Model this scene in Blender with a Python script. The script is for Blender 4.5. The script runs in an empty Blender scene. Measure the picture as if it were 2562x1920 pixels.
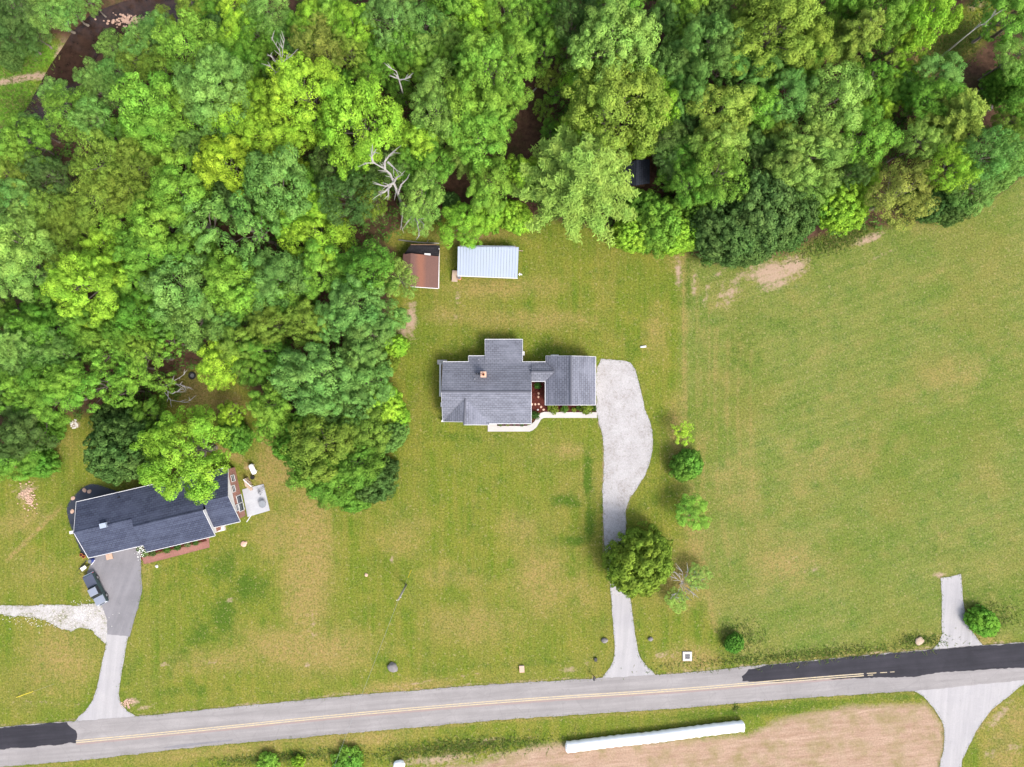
import bpy, bmesh, math, random
import numpy as np
from mathutils import Vector, Matrix, noise
random.seed(7); rng = np.random.default_rng(11)
scene = bpy.context.scene
col = scene.collection
R = math.radians
S = 0.065      # metres per photograph pixel on the ground
CH = 110.0     # flying height of the camera

# ------------------------------------------------------------------ camera
cam_d = bpy.data.cameras.new('camera'); cam = bpy.data.objects.new('camera', cam_d); col.objects.link(cam)
cam_d.sensor_width = 36; cam_d.sensor_fit = 'HORIZONTAL'; cam_d.lens = 36*CH/(2562*S)
cam_d.clip_start = 1; cam_d.clip_end = 6000
cam.location = (0, 0, CH); cam.rotation_euler = (0, 0, 0)
scene.camera = cam
# ------------------------------------------------------------------ sky, sun, exposure
SUN_EL, SUN_AZ = 50.0, 135.0            # azimuth clockwise from north (+Y)
wd = bpy.data.worlds.new('World'); scene.world = wd; wd.use_nodes = True
wn = wd.node_tree.nodes; wl = wd.node_tree.links
bg = wn['Background']
sky = wn.new('ShaderNodeTexSky'); sky.sky_type = 'NISHITA'; sky.sun_disc = False
sky.sun_elevation = R(SUN_EL); sky.sun_rotation = R(SUN_AZ); sky.dust_density = 4.0; sky.air_density = 1.0; sky.altitude = 300
hs = wn.new('ShaderNodeHueSaturation'); hs.inputs['Saturation'].default_value = 0.62
wl.new(sky.outputs['Color'], hs.inputs['Color']); wl.new(hs.outputs['Color'], bg.inputs['Color'])
bg.inputs['Strength'].default_value = 0.15
sun_d = bpy.data.lights.new('sun', 'SUN'); sun = bpy.data.objects.new('sun', sun_d); col.objects.link(sun)
sun_d.energy = 1.5; sun_d.angle = R(20); sun_d.color = (1.0, 0.96, 0.91)
az, el = R(SUN_AZ), R(SUN_EL)
sdir = Vector((math.sin(az)*math.cos(el), math.cos(az)*math.cos(el), math.sin(el)))
sun.rotation_euler = sdir.to_track_quat('Z', 'Y').to_euler(); sun.location = (60, -60, 90)
scene.view_settings.view_transform = 'Standard'; scene.view_settings.look = 'None'
scene.view_settings.gamma = 1.0; scene.view_settings.use_curve_mapping = False
scene.view_settings.exposure = 1.36
scene.render.engine = 'CYCLES'
scene.cycles.max_bounces = 6; scene.cycles.diffuse_bounces = 3; scene.cycles.transmission_bounces = 4
scene.cycles.use_denoising = True
scene.cycles.caustics_reflective = False; scene.cycles.caustics_refractive = False

# ------------------------------------------------------------------ coordinates: a point of the photograph at a height z
def W(px, py, z=0.0):
    k = S*(CH - z)/CH
    return Vector(((px - 1281)*k, (960 - py)*k, z))
TILE = {'A': (0, 0, 2.572), 'B': (850, 0, 2.572), 'C': (1702, 0, 2.572), 'D': (0, 640, 2.572), 'E': (850, 640, 2.572), 'F': (1702, 640, 2.572),
        'G': (0, 1280, 2.572), 'H': (850, 1280, 2.572), 'I': (1702, 1280, 2.572), 'h': (1080, 830, 5.027), 's': (980, 590, 6.32),
        'k': (150, 1140, 4.0218), 't': (180, 1400, 11.84), 'P': (0, 0, 1.0), 'N': (2180, 0, 5.717), 'J': (560, 1140, 11.05)}
def px(t, X, Y):
    a, b, s = TILE[t]; return a + X/s, b + Y/s
def T(t, X, Y, z=0.0):
    return W(*px(t, X, Y), z)

# ------------------------------------------------------------------ materials
MATS = {}
class NT:
    def __init__(s, name):
        s.m = bpy.data.materials.new(name); s.m.use_nodes = True; s.t = s.m.node_tree
        s.b = s.t.nodes['Principled BSDF']; s.out = s.t.nodes['Material Output']; MATS[name] = s.m
    def n(s, typ, **kw):
        x = s.t.nodes.new(typ)
        for k, v in kw.items():
            if k.startswith('i_'): x.inputs[k[2:].replace('_', ' ')].default_value = v
            else: setattr(x, k, v)
        return x
    def l(s, a, b): s.t.links.new(a, b)
    def coord(s, scale=(1, 1, 1), rot=0.0):
        tc = s.n('ShaderNodeNewGeometry'); mp = s.n('ShaderNodeMapping')
        mp.inputs['Scale'].default_value = scale; mp.inputs['Rotation'].default_value = (0, 0, rot)
        # rotate first, stretch after
        vr = s.n('ShaderNodeVectorRotate', rotation_type='Z_AXIS'); vr.inputs['Angle'].default_value = rot
        mp.inputs['Rotation'].default_value = (0, 0, 0)
        s.l(tc.outputs['Position'], vr.inputs['Vector']); s.l(vr.outputs[0], mp.inputs['Vector'])
        return mp.outputs[0]
    def noise(s, scale, detail=4, vec=None, rough=0.6):
        x = s.n('ShaderNodeTexNoise'); x.inputs['Scale'].default_value = scale; x.inputs['Detail'].default_value = detail
        x.inputs['Roughness'].default_value = rough
        s.l(vec if vec is not None else s.coord(), x.inputs['Vector']); return x.outputs['Fac']
    def ramp(s, fac, lo, hi, a=0.0, b=1.0):
        x = s.n('ShaderNodeMapRange'); x.inputs['From Min'].default_value = lo; x.inputs['From Max'].default_value = hi
        x.inputs['To Min'].default_value = a; x.inputs['To Max'].default_value = b
        s.l(fac, x.inputs['Value']); return x.outputs[0]
    def mix(s, fac, a, b, typ='MIX'):
        x = s.n('ShaderNodeMix', data_type='RGBA', blend_type=typ)
        for sock, v in ((x.inputs[0], fac), (x.inputs[6], a), (x.inputs[7], b)):
            if isinstance(v, (tuple, list)): sock.default_value = (*v[:3], 1)
            elif isinstance(v, (int, float)): sock.default_value = v
            else: s.l(v, sock)
        return x.outputs[2]
    def math(s, op, a, b=0.0, clamp=False):
        x = s.n('ShaderNodeMath', operation=op, use_clamp=clamp)
        for i, v in enumerate((a, b)):
            if isinstance(v, (int, float)): x.inputs[i].default_value = v
            else: s.l(v, x.inputs[i])
        return x.outputs[0]
    def bump(s, h, strength=0.4, dist=0.05):
        x = s.n('ShaderNodeBump'); x.inputs['Strength'].default_value = strength; x.inputs['Distance'].default_value = dist
        s.l(h, x.inputs['Height']); s.l(x.outputs[0], s.b.inputs['Normal'])
    def col(s, c):
        if isinstance(c, (tuple, list)): s.b.inputs['Base Color'].default_value = (*c[:3], 1)
        else: s.l(c, s.b.inputs['Base Color'])
    def rough(s, r, spec=0.3):
        s.b.inputs['Roughness'].default_value = r; s.b.inputs['Specular IOR Level'].default_value = spec

def simple(name, c, rough=0.7, var=0.18, scale=2.0, metal=0.0, spec=0.3):
    m = NT(name); f = m.noise(scale, 5)
    m.col(m.mix(f, tuple(x*(1-var) for x in c), tuple(min(1, x*(1+var)) for x in c))); m.rough(rough, spec)
    m.b.inputs['Metallic'].default_value = metal
    return m.m

simple('white_trim', (0.56, 0.55, 0.55), 0.5, 0.05)
simple('white_plastic', (0.80, 0.80, 0.80), 0.35, 0.03, 0.6)
simple('siding', (0.55, 0.53, 0.50), 0.6, 0.06)
simple('dead_wood', (0.28, 0.26, 0.24), 0.9, 0.3, 3)
simple('grey_bark', (0.15, 0.125, 0.10), 0.95, 0.35, 4)
simple('plank', (0.20, 0.12, 0.07), 0.85, 0.3, 3)
simple('pale_plank', (0.36, 0.27, 0.20), 0.85, 0.25, 3)
simple('pole_wood', (0.30, 0.28, 0.25), 0.9, 0.2, 3)
simple('boulder', (0.17, 0.155, 0.15), 0.9, 0.35, 2)
simple('flagstone', (0.46, 0.30, 0.22), 0.85, 0.25, 3)
simple('pale_stone', (0.55, 0.52, 0.48), 0.85, 0.2, 3)
simple('terracotta', (0.45, 0.19, 0.10), 0.8, 0.2, 6)
simple('dark_hole', (0.012, 0.011, 0.010), 0.9, 0.1)
simple('black_plastic', (0.018, 0.018, 0.02), 0.45, 0.2)
simple('steel', (0.30, 0.31, 0.32), 0.45, 0.1, 3, 0.6)
simple('grate', (0.16, 0.16, 0.17), 0.6, 0.15, 3, 0.4)
simple('yellow_plastic', (0.62, 0.48, 0.03), 0.5, 0.05)
simple('blue_plastic', (0.03, 0.05, 0.22), 0.4, 0.1)
simple('glass_dark', (0.015, 0.018, 0.022), 0.08, 0.1, 1, 0, 0.6)
simple('window_pane', (0.035, 0.045, 0.06), 0.08, 0.1, 1, 0, 0.6)
simple('truck_paint', (0.050, 0.082, 0.080), 0.25, 0.03, 0.5, 0.5, 0.6)
simple('truck_sky_sheen', (0.30, 0.32, 0.37), 0.3, 0.03, 0.5, 0.5, 0.6)  # sky reflection on cab roof and hood, painted in as a lighter colour
simple('tonneau', (0.055, 0.062, 0.090), 0.5, 0.1, 2)
simple('tyre', (0.02, 0.02, 0.02), 0.85, 0.1)
simple('chrome', (0.55, 0.56, 0.58), 0.2, 0.03, 1, 0.9)
simple('red_lens', (0.35, 0.02, 0.02), 0.25, 0.05)
simple('lamp_lens', (0.70, 0.70, 0.68), 0.15, 0.05)
simple('orange_pot', (0.50, 0.18, 0.05), 0.7, 0.1)
simple('white_flower', (0.80, 0.80, 0.76), 0.8, 0.1)
simple('dark_tarp', (0.028, 0.032, 0.045), 0.5, 0.3, 0.8)

def leaf_mat(name, trans=0.28, spread=0.42):
    m = NT(name)
    oi = m.n('ShaderNodeObjectInfo'); at = m.n('ShaderNodeAttribute', attribute_name='tint')
    hsv = m.n('ShaderNodeHueSaturation')
    m.l(oi.outputs['Color'], hsv.inputs['Color'])
    drift = m.noise(0.28, 4, None, 0.6); drift2 = m.noise(0.33, 4, m.coord((1, 1, 1), 1.3), 0.6)
    m.l(m.math('MULTIPLY', m.ramp(at.outputs['Fac'], 0, 1, 1-spread, 1+spread*1.25), m.ramp(drift2, 0.3, 0.7, 0.80, 1.2)), hsv.inputs['Value'])
    m.l(m.math('ADD', m.ramp(at.outputs['Fac'], 0, 1, 0.507, 0.495), m.ramp(drift, 0.3, 0.7, -0.014, 0.016)), hsv.inputs['Hue'])
    hsv.inputs['Saturation'].default_value = 0.95
    m.l(hsv.outputs[0], m.b.inputs['Base Color']); m.rough(0.7, 0.06)
    tr = m.n('ShaderNodeBsdfTranslucent'); mx = m.n('ShaderNodeMixShader'); mx.inputs[0].default_value = trans
    h2 = m.n('ShaderNodeHueSaturation'); h2.inputs['Hue'].default_value = 0.492; h2.inputs['Value'].default_value = 1.25
    m.l(hsv.outputs[0], h2.inputs['Color']); m.l(h2.outputs[0], tr.inputs['Color'])
    m.l(m.b.outputs[0], mx.inputs[1]); m.l(tr.outputs[0], mx.inputs[2]); m.l(mx.outputs[0], m.out.inputs['Surface'])
    return m.m
leaf_mat('leaf', 0.20); leaf_mat('needle', 0.15, 0.3)

def grass_blade_mat():
    m = NT('grass_blade'); at = m.n('ShaderNodeAttribute', attribute_name='tint')
    c = m.mix(at.outputs['Fac'], (0.085, 0.165, 0.022), (0.24, 0.20, 0.08)); m.col(c); m.rough(0.8, 0.1)
    tr = m.n('ShaderNodeBsdfTranslucent'); mx = m.n('ShaderNodeMixShader'); mx.inputs[0].default_value = 0.4; m.l(c, tr.inputs['Color'])
    m.l(m.b.outputs[0], mx.inputs[1]); m.l(tr.outputs[0], mx.inputs[2]); m.l(mx.outputs[0], m.out.inputs['Surface'])
grass_blade_mat()

def ground_mat():
    m = NT('meadow')
    P_ = m.coord()
    a = m.n('ShaderNodeAttribute', attribute_name='patch_a'); b = m.n('ShaderNodeAttribute', attribute_name='patch_b')
    sa = m.n('ShaderNodeSeparateColor'); m.l(a.outputs['Color'], sa.inputs[0])
    sb = m.n('ShaderNodeSeparateColor'); m.l(b.outputs['Color'], sb.inputs[0])
    dry, lush_and_shade, soil = sa.outputs; stub, wood, field = sb.outputs
    cen = lambda f, k: m.math('MULTIPLY', m.math('SUBTRACT', f, 0.5), k)
    n_big = m.noise(0.045, 5, P_, 0.62); n_mid = m.noise(0.25, 6, P_, 0.68); n_mid2 = m.noise(0.42, 5, m.coord((1, 1, 1), 1.1), 0.7); n_fine = m.noise(1.5, 4, P_, 0.7); n_grain = m.noise(3.6, 3, P_, 0.8)
    n_spk = m.noise(2.0, 2, m.coord((1, 1, 1), 0.9), 0.8); n_spk2 = m.noise(2.4, 2, m.coord((1, 1, 1), 2.2), 0.8)
    lawnv = m.noise(0.75, 4, m.coord((1.0, 0.06, 1), 0.0)); fieldv = m.noise(0.7, 5, m.coord((0.16, 1.0, 1), R(-19)), 0.7)
    g_lawn = m.mix(m.ramp(n_mid, 0.34, 0.66), (0.072, 0.122, 0.010), (0.140, 0.152, 0.019))
    g_lawn = m.mix(m.ramp(lawnv, 0.38, 0.66, 0, 0.6), g_lawn, (0.172, 0.152, 0.030))
    g_lawn = m.mix(m.ramp(n_mid2, 0.52, 0.70, 0, 0.55), g_lawn, (0.060, 0.104, 0.014))
    g_field = m.mix(m.ramp(m.math('ADD', cen(fieldv, 0.5), n_mid), 0.30, 0.70), (0.086, 0.130, 0.020), (0.152, 0.158, 0.038))
    g_field = m.mix(m.ramp(n_mid2, 0.52, 0.70, 0, 0.55), g_field, (0.066, 0.116, 0.024))
    g_field = m.mix(m.ramp(n_spk2, 0.56, 0.70, 0, 0.40), g_field, (0.225, 0.190, 0.105))
    def mow(angle, period, dist):
        wv = m.n('ShaderNodeTexWave', wave_type='BANDS', bands_direction='X', wave_profile='SIN'); wv.inputs['Scale'].default_value = 0.314/period*1.0; wv.inputs['Distortion'].default_value = dist; wv.inputs['Detail'].default_value = 2; wv.inputs['Detail Scale'].default_value = 0.6
        m.l(m.coord((1, 1, 1), angle), wv.inputs['Vector']); return wv.outputs['Fac']
    mowed = m.mix(field, m.mix(m.math('MULTIPLY', mow(0, 0.9, 2.0), m.ramp(n_big, 0.35, 0.65, 0.2, 1.0)), (0.95, 0.96, 0.95), (1.09, 1.07, 1.08)), m.mix(mow(R(-19) + R(90), 1.7, 3.0), (0.95, 0.96, 0.95), (1.05, 1.04, 1.04)))
    g = m.mix(1.0, m.mix(field, g_lawn, g_field), mowed, 'MULTIPLY')
    g = m.mix(m.ramp(n_big, 0.48, 0.64, 0, 0.45), g, (0.082, 0.122, 0.013)); g = m.mix(m.ramp(m.noise(0.07, 5, m.coord((1, 1, 1), 0.7), 0.65), 0.50, 0.66, 0, 0.42), g, (0.180, 0.148, 0.040))
    dfac = m.math('MULTIPLY', m.ramp(m.math('ADD', m.math('MULTIPLY', dry, 1.35), cen(n_mid, 1.2)), 0.12, 0.85), m.ramp(n_fine, 0.30, 0.66, 0.12, 1.0), True)
    g = m.mix(dfac, g, (0.238, 0.170, 0.062))
    lfac = m.ramp(m.math('ADD', lush_and_shade, m.math('ADD', cen(n_fine, 1.1), cen(n_mid2, 1.7))), 0.22, 0.95)
    g = m.mix(lfac, g, (0.056, 0.098, 0.010))
    g = m.mix(m.ramp(m.math('ADD', b.outputs['Alpha'], cen(n_fine, 0.6)), 0.2, 0.7), g, (0.085, 0.185, 0.016))
    g = m.mix(1.0, g, m.mix(m.ramp(n_grain, 0.32, 0.68), (0.50, 0.55, 0.46), (1.55, 1.46, 1.60)), 'MULTIPLY')
    g = m.mix(m.ramp(n_spk, 0.59, 0.69, 0, 0.55), g, (0.30, 0.25, 0.12))
    sfac = m.ramp(m.math('ADD', soil, m.math('ADD', cen(n_fine, 1.6), cen(fieldv, 1.4))), 0.42, 0.95)
    soilc = m.mix(n_grain, (0.235, 0.150, 0.095), (0.40, 0.300, 0.22))
    g = m.mix(sfac, g, soilc)
    stv = m.noise(1.6, 4, m.coord((0.12, 1.0, 1), R(-6)), 0.7)
    stc = m.mix(m.ramp(stv, 0.3, 0.7), (0.235, 0.148, 0.100), (0.360, 0.255, 0.185))
    stc = m.mix(m.ramp(n_mid, 0.46, 0.64, 0, 0.75), stc, (0.190, 0.160, 0.065))
    stc = m.mix(m.ramp(n_mid2, 0.50, 0.66, 0, 0.5), stc, (0.320, 0.232, 0.165))
    stc = m.mix(1.0, stc, m.mix(m.ramp(n_grain, 0.3, 0.7), (0.78, 0.78, 0.78), (1.20, 1.20, 1.20)), 'MULTIPLY')
    stf = m.ramp(m.math('ADD', stub, m.math('ADD', cen(n_mid, 0.8), cen(n_fine, 0.5))), 0.35, 0.7)
    g = m.mix(stf, g, stc)
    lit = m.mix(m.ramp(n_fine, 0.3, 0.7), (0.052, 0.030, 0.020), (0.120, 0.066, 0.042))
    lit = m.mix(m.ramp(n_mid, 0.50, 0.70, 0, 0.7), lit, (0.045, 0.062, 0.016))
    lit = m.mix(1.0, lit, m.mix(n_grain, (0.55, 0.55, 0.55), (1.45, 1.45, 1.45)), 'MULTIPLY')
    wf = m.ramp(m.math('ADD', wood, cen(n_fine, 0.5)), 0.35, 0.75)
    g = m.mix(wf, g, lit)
    g = m.mix(1.0, g, (0.95, 0.95, 0.95), 'MULTIPLY')
    m.col(g); m.rough(0.95, 0.08); m.bump(m.math('ADD', n_grain, n_fine), 0.5, 0.12)
    return m.m
ground_mat()

def paving(name, c1, c2, ang, stripe=0.35, crack=0.0, speck=0.12):
    c1 = tuple(x*.82 for x in c1); c2 = tuple(x*.82 for x in c2)
    m = NT(name); v = m.coord((0.06, 1.0, 1), -ang)
    st = m.noise(1.3, 3, v); big = m.noise(0.25, 4); fine = m.noise(6, 2)
    c = m.mix(m.ramp(big, 0.3, 0.7), c1, c2)
    c = m.mix(m.ramp(st, 0.35, 0.7, 0, stripe), c, tuple(x*0.72 for x in c1))
    c = m.mix(1.0, c, m.mix(fine, (1-speck,)*3, (1+speck,)*3), 'MULTIPLY')
    if crack:
        vo = m.n('ShaderNodeTexVoronoi', feature='DISTANCE_TO_EDGE'); vo.inputs['Scale'].default_value = 0.22
        m.l(m.mix(0.3, m.coord(), m.coord((1.3, 1.3, 1), 0.4)), vo.inputs['Vector'])
        c = m.mix(m.ramp(vo.outputs['Distance'], 0.0, 0.02, crack, 0), c, tuple(x*0.45 for x in c1))
    blot = m.noise(0.9, 5, None, 0.7); c = m.mix(m.ramp(blot, 0.58, 0.74, 0, 0.35), c, tuple(x*0.6 for x in c1)); c = m.mix(m.ramp(blot, 0.26, 0.40, 0.3, 0), c, tuple(min(1, x*1.2) for x in c2))
    m.col(c); m.rough(0.9, 0.2); m.bump(fine, 0.2, 0.02)
paving('old_asphalt', (0.262, 0.242, 0.236), (0.320, 0.297, 0.288), R(4.9), 0.6, 0.15)
paving('fresh_asphalt', (0.026, 0.025, 0.031), (0.046, 0.043, 0.053), R(4.9), 0.7)
paving('drive_asphalt', (0.190, 0.182, 0.190), (0.250, 0.238, 0.250), R(70), 0.4)
paving('pale_paving', (0.350, 0.335, 0.340), (0.405, 0.385, 0.380), R(85), 0.4)
paving('concrete', (0.46, 0.43, 0.40), (0.54, 0.51, 0.47), 0, 0.12)
paving('patio_concrete', (0.40, 0.40, 0.42), (0.50, 0.50, 0.52), R(13), 0.3)
paving('brick_paving', (0.26, 0.115, 0.090), (0.34, 0.165, 0.130), R(13), 0.5, 0, 0.3)

def gravel(name, c1, c2, c3, vs=5.0):
    c1, c2, c3 = [tuple(x*.86 for x in c) for c in (c1, c2, c3)]
    m = NT(name); vo = m.n('ShaderNodeTexVoronoi'); vo.inputs['Scale'].default_value = vs; m.l(m.coord(), vo.inputs['Vector'])
    f = m.noise(2.5, 4); big = m.noise(0.35, 5, None, 0.7)
    c = m.mix(m.ramp(big, 0.38, 0.62), c1, c2); c = m.mix(m.ramp(m.math('ADD', m.math('MULTIPLY', f, 0.6), m.math('MULTIPLY', big, 0.4)), 0.52, 0.64, 0, 0.85), c, c3)
    sep = m.n('ShaderNodeSeparateColor'); m.l(vo.outputs['Color'], sep.inputs[0])
    c = m.mix(1.0, c, m.mix(sep.outputs[0], (0.88, 0.88, 0.88), (1.10, 1.10, 1.10)), 'MULTIPLY')
    m.col(c); m.rough(0.95, 0.1); m.bump(vo.outputs['Distance'], 0.5, 0.05)
gravel('pale_gravel', (0.405, 0.386, 0.380), (0.350, 0.330, 0.322), (0.270, 0.240, 0.220), 9.0)
gravel('white_gravel', (0.43, 0.41, 0.40), (0.34, 0.31, 0.28), (0.14, 0.15, 0.05), 7.0)
gravel('creek_gravel', (0.30, 0.25, 0.21), (0.22, 0.18, 0.15), (0.10, 0.08, 0.07))
gravel('mulch', (0.060, 0.016, 0.012), (0.092, 0.025, 0.018), (0.030, 0.008, 0.007))

def shingles(name, c1, c2, ang, streak=0.45):
    m = NT(name); v = m.coord((1, 1, 1), -ang)
    br = m.n('ShaderNodeTexBrick'); m.l(v, br.inputs['Vector']); br.inputs['Scale'].default_value = 1.0
    br.inputs['Brick Width'].default_value = 0.62; br.inputs['Row Height'].default_value = 0.34; br.inputs['Mortar Size'].default_value = 0.03
    br.inputs['Color1'].default_value = (*c1, 1); br.inputs['Color2'].default_value = (*c2, 1)
    br.inputs['Mortar'].default_value = (*[x*0.5 for x in c1], 1); br.inputs['Bias'].default_value = 0.0
    st = m.noise(1.5, 4, m.coord((0.14, 1, 1), -ang), 0.65); st2 = m.noise(1.1, 4, m.coord((0.10, 1, 1), -ang + 0.05), 0.7); big = m.noise(0.28, 5)
    c = m.mix(m.ramp(st, 0.45, 0.70, 0, streak), br.outputs['Color'], tuple(x*1.35 for x in c2))
    c = m.mix(m.ramp(st2, 0.52, 0.72, 0, streak), c, tuple(x*0.70 for x in c1))
    c = m.mix(m.ramp(big, 0.52, 0.66, 0, 0.40), c, tuple(x*1.28 for x in c2))
    c = m.mix(1.0, c, m.mix(m.noise(6, 2), (0.80,)*3, (1.22,)*3), 'MULTIPLY')
    m.col(c); m.rough(0.9, 0.15); m.bump(br.outputs['Fac'], 0.3, 0.02)
shingles('roof_grey_ew', (0.118, 0.122, 0.146), (0.150, 0.154, 0.182), 0)
simple('roof_cap', (0.088, 0.090, 0.108), 0.9, 0.2, 5)
shingles('roof_grey_ns', (0.116, 0.120, 0.146), (0.148, 0.152, 0.182), R(90))
shingles('roof_slate', (0.037, 0.043, 0.070), (0.053, 0.061, 0.092), R(13.2))
shingles('roof_black', (0.020, 0.024, 0.034), (0.030, 0.034, 0.046), R(90))
shingles('roof_tar', (0.014, 0.014, 0.017), (0.024, 0.022, 0.024), 0)

def rust_roof():
    m = NT('roof_rust'); sx = m.n('ShaderNodeSeparateXYZ'); tc = m.n('ShaderNodeNewGeometry'); m.l(tc.outputs['Position'], sx.inputs[0])
    wob = m.math('MULTIPLY', m.math('SUBTRACT', m.noise(0.6, 4), 0.5), 0.5)
    xx = m.math('ADD', sx.outputs[0], wob)
    x0 = W(1053, 680, 2.8).x
    band = m.ramp(m.math('ABSOLUTE', m.math('SUBTRACT', xx, x0)), 0.25, 0.95, 1, 0)
    c = m.mix(m.noise(1.2, 5, m.coord((1, 0.12, 1))), (0.090, 0.050, 0.044), (0.150, 0.078, 0.062))
    c = m.mix(band, c, (0.185, 0.082, 0.055)); c = m.mix(1.0, c, m.mix(m.noise(6, 2), (0.8,)*3, (1.25,)*3), 'MULTIPLY')
    m.col(c); m.rough(0.85, 0.2)
rust_roof()
def sheet_metal():
    m = NT('metal_sheet'); f = m.noise(0.8, 4, m.coord((1, 0.2, 1))); 
    m.col(m.mix(f, (0.285, 0.325, 0.40), (0.33, 0.37, 0.44))); m.rough(0.5, 0.4); m.b.inputs['Metallic'].default_value = 0.15
sheet_metal()
def brick_wall():
    m = NT('brick_wall'); tc = m.n('ShaderNodeNewGeometry')
    vr = m.n('ShaderNodeVectorRotate', rotation_type='Z_AXIS'); vr.inputs['Angle'].default_value = -R(13.2); m.l(tc.outputs['Position'], vr.inputs['Vector'])
    sx = m.n('ShaderNodeSeparateXYZ'); cx = m.n('ShaderNodeCombineXYZ'); m.l(vr.outputs[0], sx.inputs[0])
    m.l(m.math('ADD', sx.outputs[0], sx.outputs[1]), cx.inputs[0]); m.l(sx.outputs[2], cx.inputs[1])
    br = m.n('ShaderNodeTexBrick'); m.l(cx.outputs[0], br.inputs['Vector']); br.inputs['Scale'].default_value = 1
    br.inputs['Brick Width'].default_value = 0.22; br.inputs['Row Height'].default_value = 0.075; br.inputs['Mortar Size'].default_value = 0.008
    br.inputs['Color1'].default_value = (0.23, 0.085, 0.06, 1); br.inputs['Color2'].default_value = (0.31, 0.13, 0.095, 1); br.inputs['Mortar'].default_value = (0.35, 0.31, 0.28, 1)
    m.col(m.mix(1.0, br.outputs['Color'], m.mix(m.noise(1.5, 5), (0.75,)*3, (1.25,)*3), 'MULTIPLY')); m.rough(0.9, 0.15); m.bump(br.outputs['Fac'], 0.4, 0.01)
brick_wall()
def water():
    m = NT('creek_water'); f = m.noise(0.8, 5, None, 0.7)
    m.col(m.mix(m.ramp(f, 0.35, 0.7), (0.020, 0.012, 0.009), (0.060, 0.032, 0.022))); m.rough(0.12, 0.5)
    m.bump(m.noise(2.5, 3), 0.15, 0.05)
water()
def line_paint():
    m = NT('yellow_paint'); f = m.noise(3, 4)
    m.col(m.mix(m.ramp(f, 0.40, 0.68), (0.42, 0.34, 0.21), (0.29, 0.255, 0.22))); m.rough(0.8, 0.2)
line_paint()
simple('red_dust', (0.235, 0.180, 0.165), 0.95, 0.15, 3)
def wrap():
    m = NT('bale_wrap'); m.col((0.82, 0.82, 0.83)); m.rough(0.4, 0.4); m.bump(m.noise(3, 4), 0.35, 0.08)
wrap()

# ------------------------------------------------------------------ object helpers
BASE = {}
def link(o, parent=None):
    col.objects.link(o)
    if parent is not None: o.parent = parent
    return o
def tag(o, label=None, cat=None, group=None, kind=None):
    if label: o['label'] = label
    if cat: o['category'] = cat
    if group: o['group'] = group
    if kind: o['kind'] = kind
    return o
def thing(name, base, label, cat, group=None, rz=0.0):
    o = bpy.data.objects.new(name, None); o.empty_display_size = 0.3
    o.location = base; o.rotation_euler = (0, 0, rz); BASE[o.name] = Vector(base); col.objects.link(o)
    return tag(o, label, cat, group)
def mk(name, verts, faces, mat, parent=None, smooth=False, local=False):
    """a mesh from world points (or, local=True, from points in the parent's own space)"""
    off = Vector((0, 0, 0)) if (local or parent is None) else BASE.get(parent.name, Vector((0, 0, 0)))
    me = bpy.data.meshes.new(name); me.from_pydata([tuple(Vector(v) - off) for v in verts], [], faces); me.update()
    bm = bmesh.new(); bm.from_mesh(me); bmesh.ops.recalc_face_normals(bm, faces=bm.faces); bm.to_mesh(me); bm.free()
    me.materials.append(MATS[mat])
    if smooth: me.polygons.foreach_set('use_smooth', [True]*len(me.polygons))
    o = link(bpy.data.objects.new(name, me), parent)
    if parent is not None: BASE[o.name] = BASE.get(parent.name, Vector((0, 0, 0)))
    return o
def join(parts):
    V, F = [], []
    for v, f in parts:
        k = len(V); V += [Vector(p) for p in v]; F += [tuple(i + k for i in q) for q in f]
    return V, F
def box(c, s, rz=0.0):
    hx, hy, hz = s[0]/2, s[1]/2, s[2]/2; c = Vector(c); M_ = Matrix.Rotation(rz, 3, 'Z')
    v = [c + M_ @ Vector((x*hx, y*hy, z*hz)) for x in (-1, 1) for y in (-1, 1) for z in (-1, 1)]
    return v, [(0, 1, 3, 2), (4, 6, 7, 5), (0, 4, 5, 1), (2, 3, 7, 6), (0, 2, 6, 4), (1, 5, 7, 3)]
def prism(pts, z0, z1):
    n = len(pts); v = [Vector((p[0], p[1], z0)) for p in pts] + [Vector((p[0], p[1], z1)) for p in pts]
    return v, [tuple(range(n))[::-1], tuple(range(n, 2*n))] + [(i, (i+1) % n, n + (i+1) % n, n + i) for i in range(n)]
def slab(pts, th):
    n = len(pts); v = [Vector(p) for p in pts] + [Vector(p) - Vector((0, 0, th)) for p in pts]
    return v, [tuple(range(n)), tuple(range(n, 2*n))[::-1]] + [(i, n + i, n + (i+1) % n, (i+1) % n) for i in range(n)]
def bar(a, b, w=0.1, h=None):
    a, b = Vector(a), Vector(b); h = h or w; d = (b - a)
    if d.length < 1e-6: d = Vector((0, 0, .01))
    d.normalize()
    s = d.cross(Vector((0, 0, 1)))
    if s.length < 1e-4: s = Vector((1, 0, 0))
    s.normalize(); u = s.cross(d).normalized()
    v = [p + s*x*w/2 + u*y*h/2 for p in (a, b) for x, y in ((-1, -1), (1, -1), (1, 1), (-1, 1))]
    return v, [(0, 1, 2, 3)[::-1], (4, 5, 6, 7), (0, 1, 5, 4), (1, 2, 6, 5), (2, 3, 7, 6), (3, 0, 4, 7)]
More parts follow.
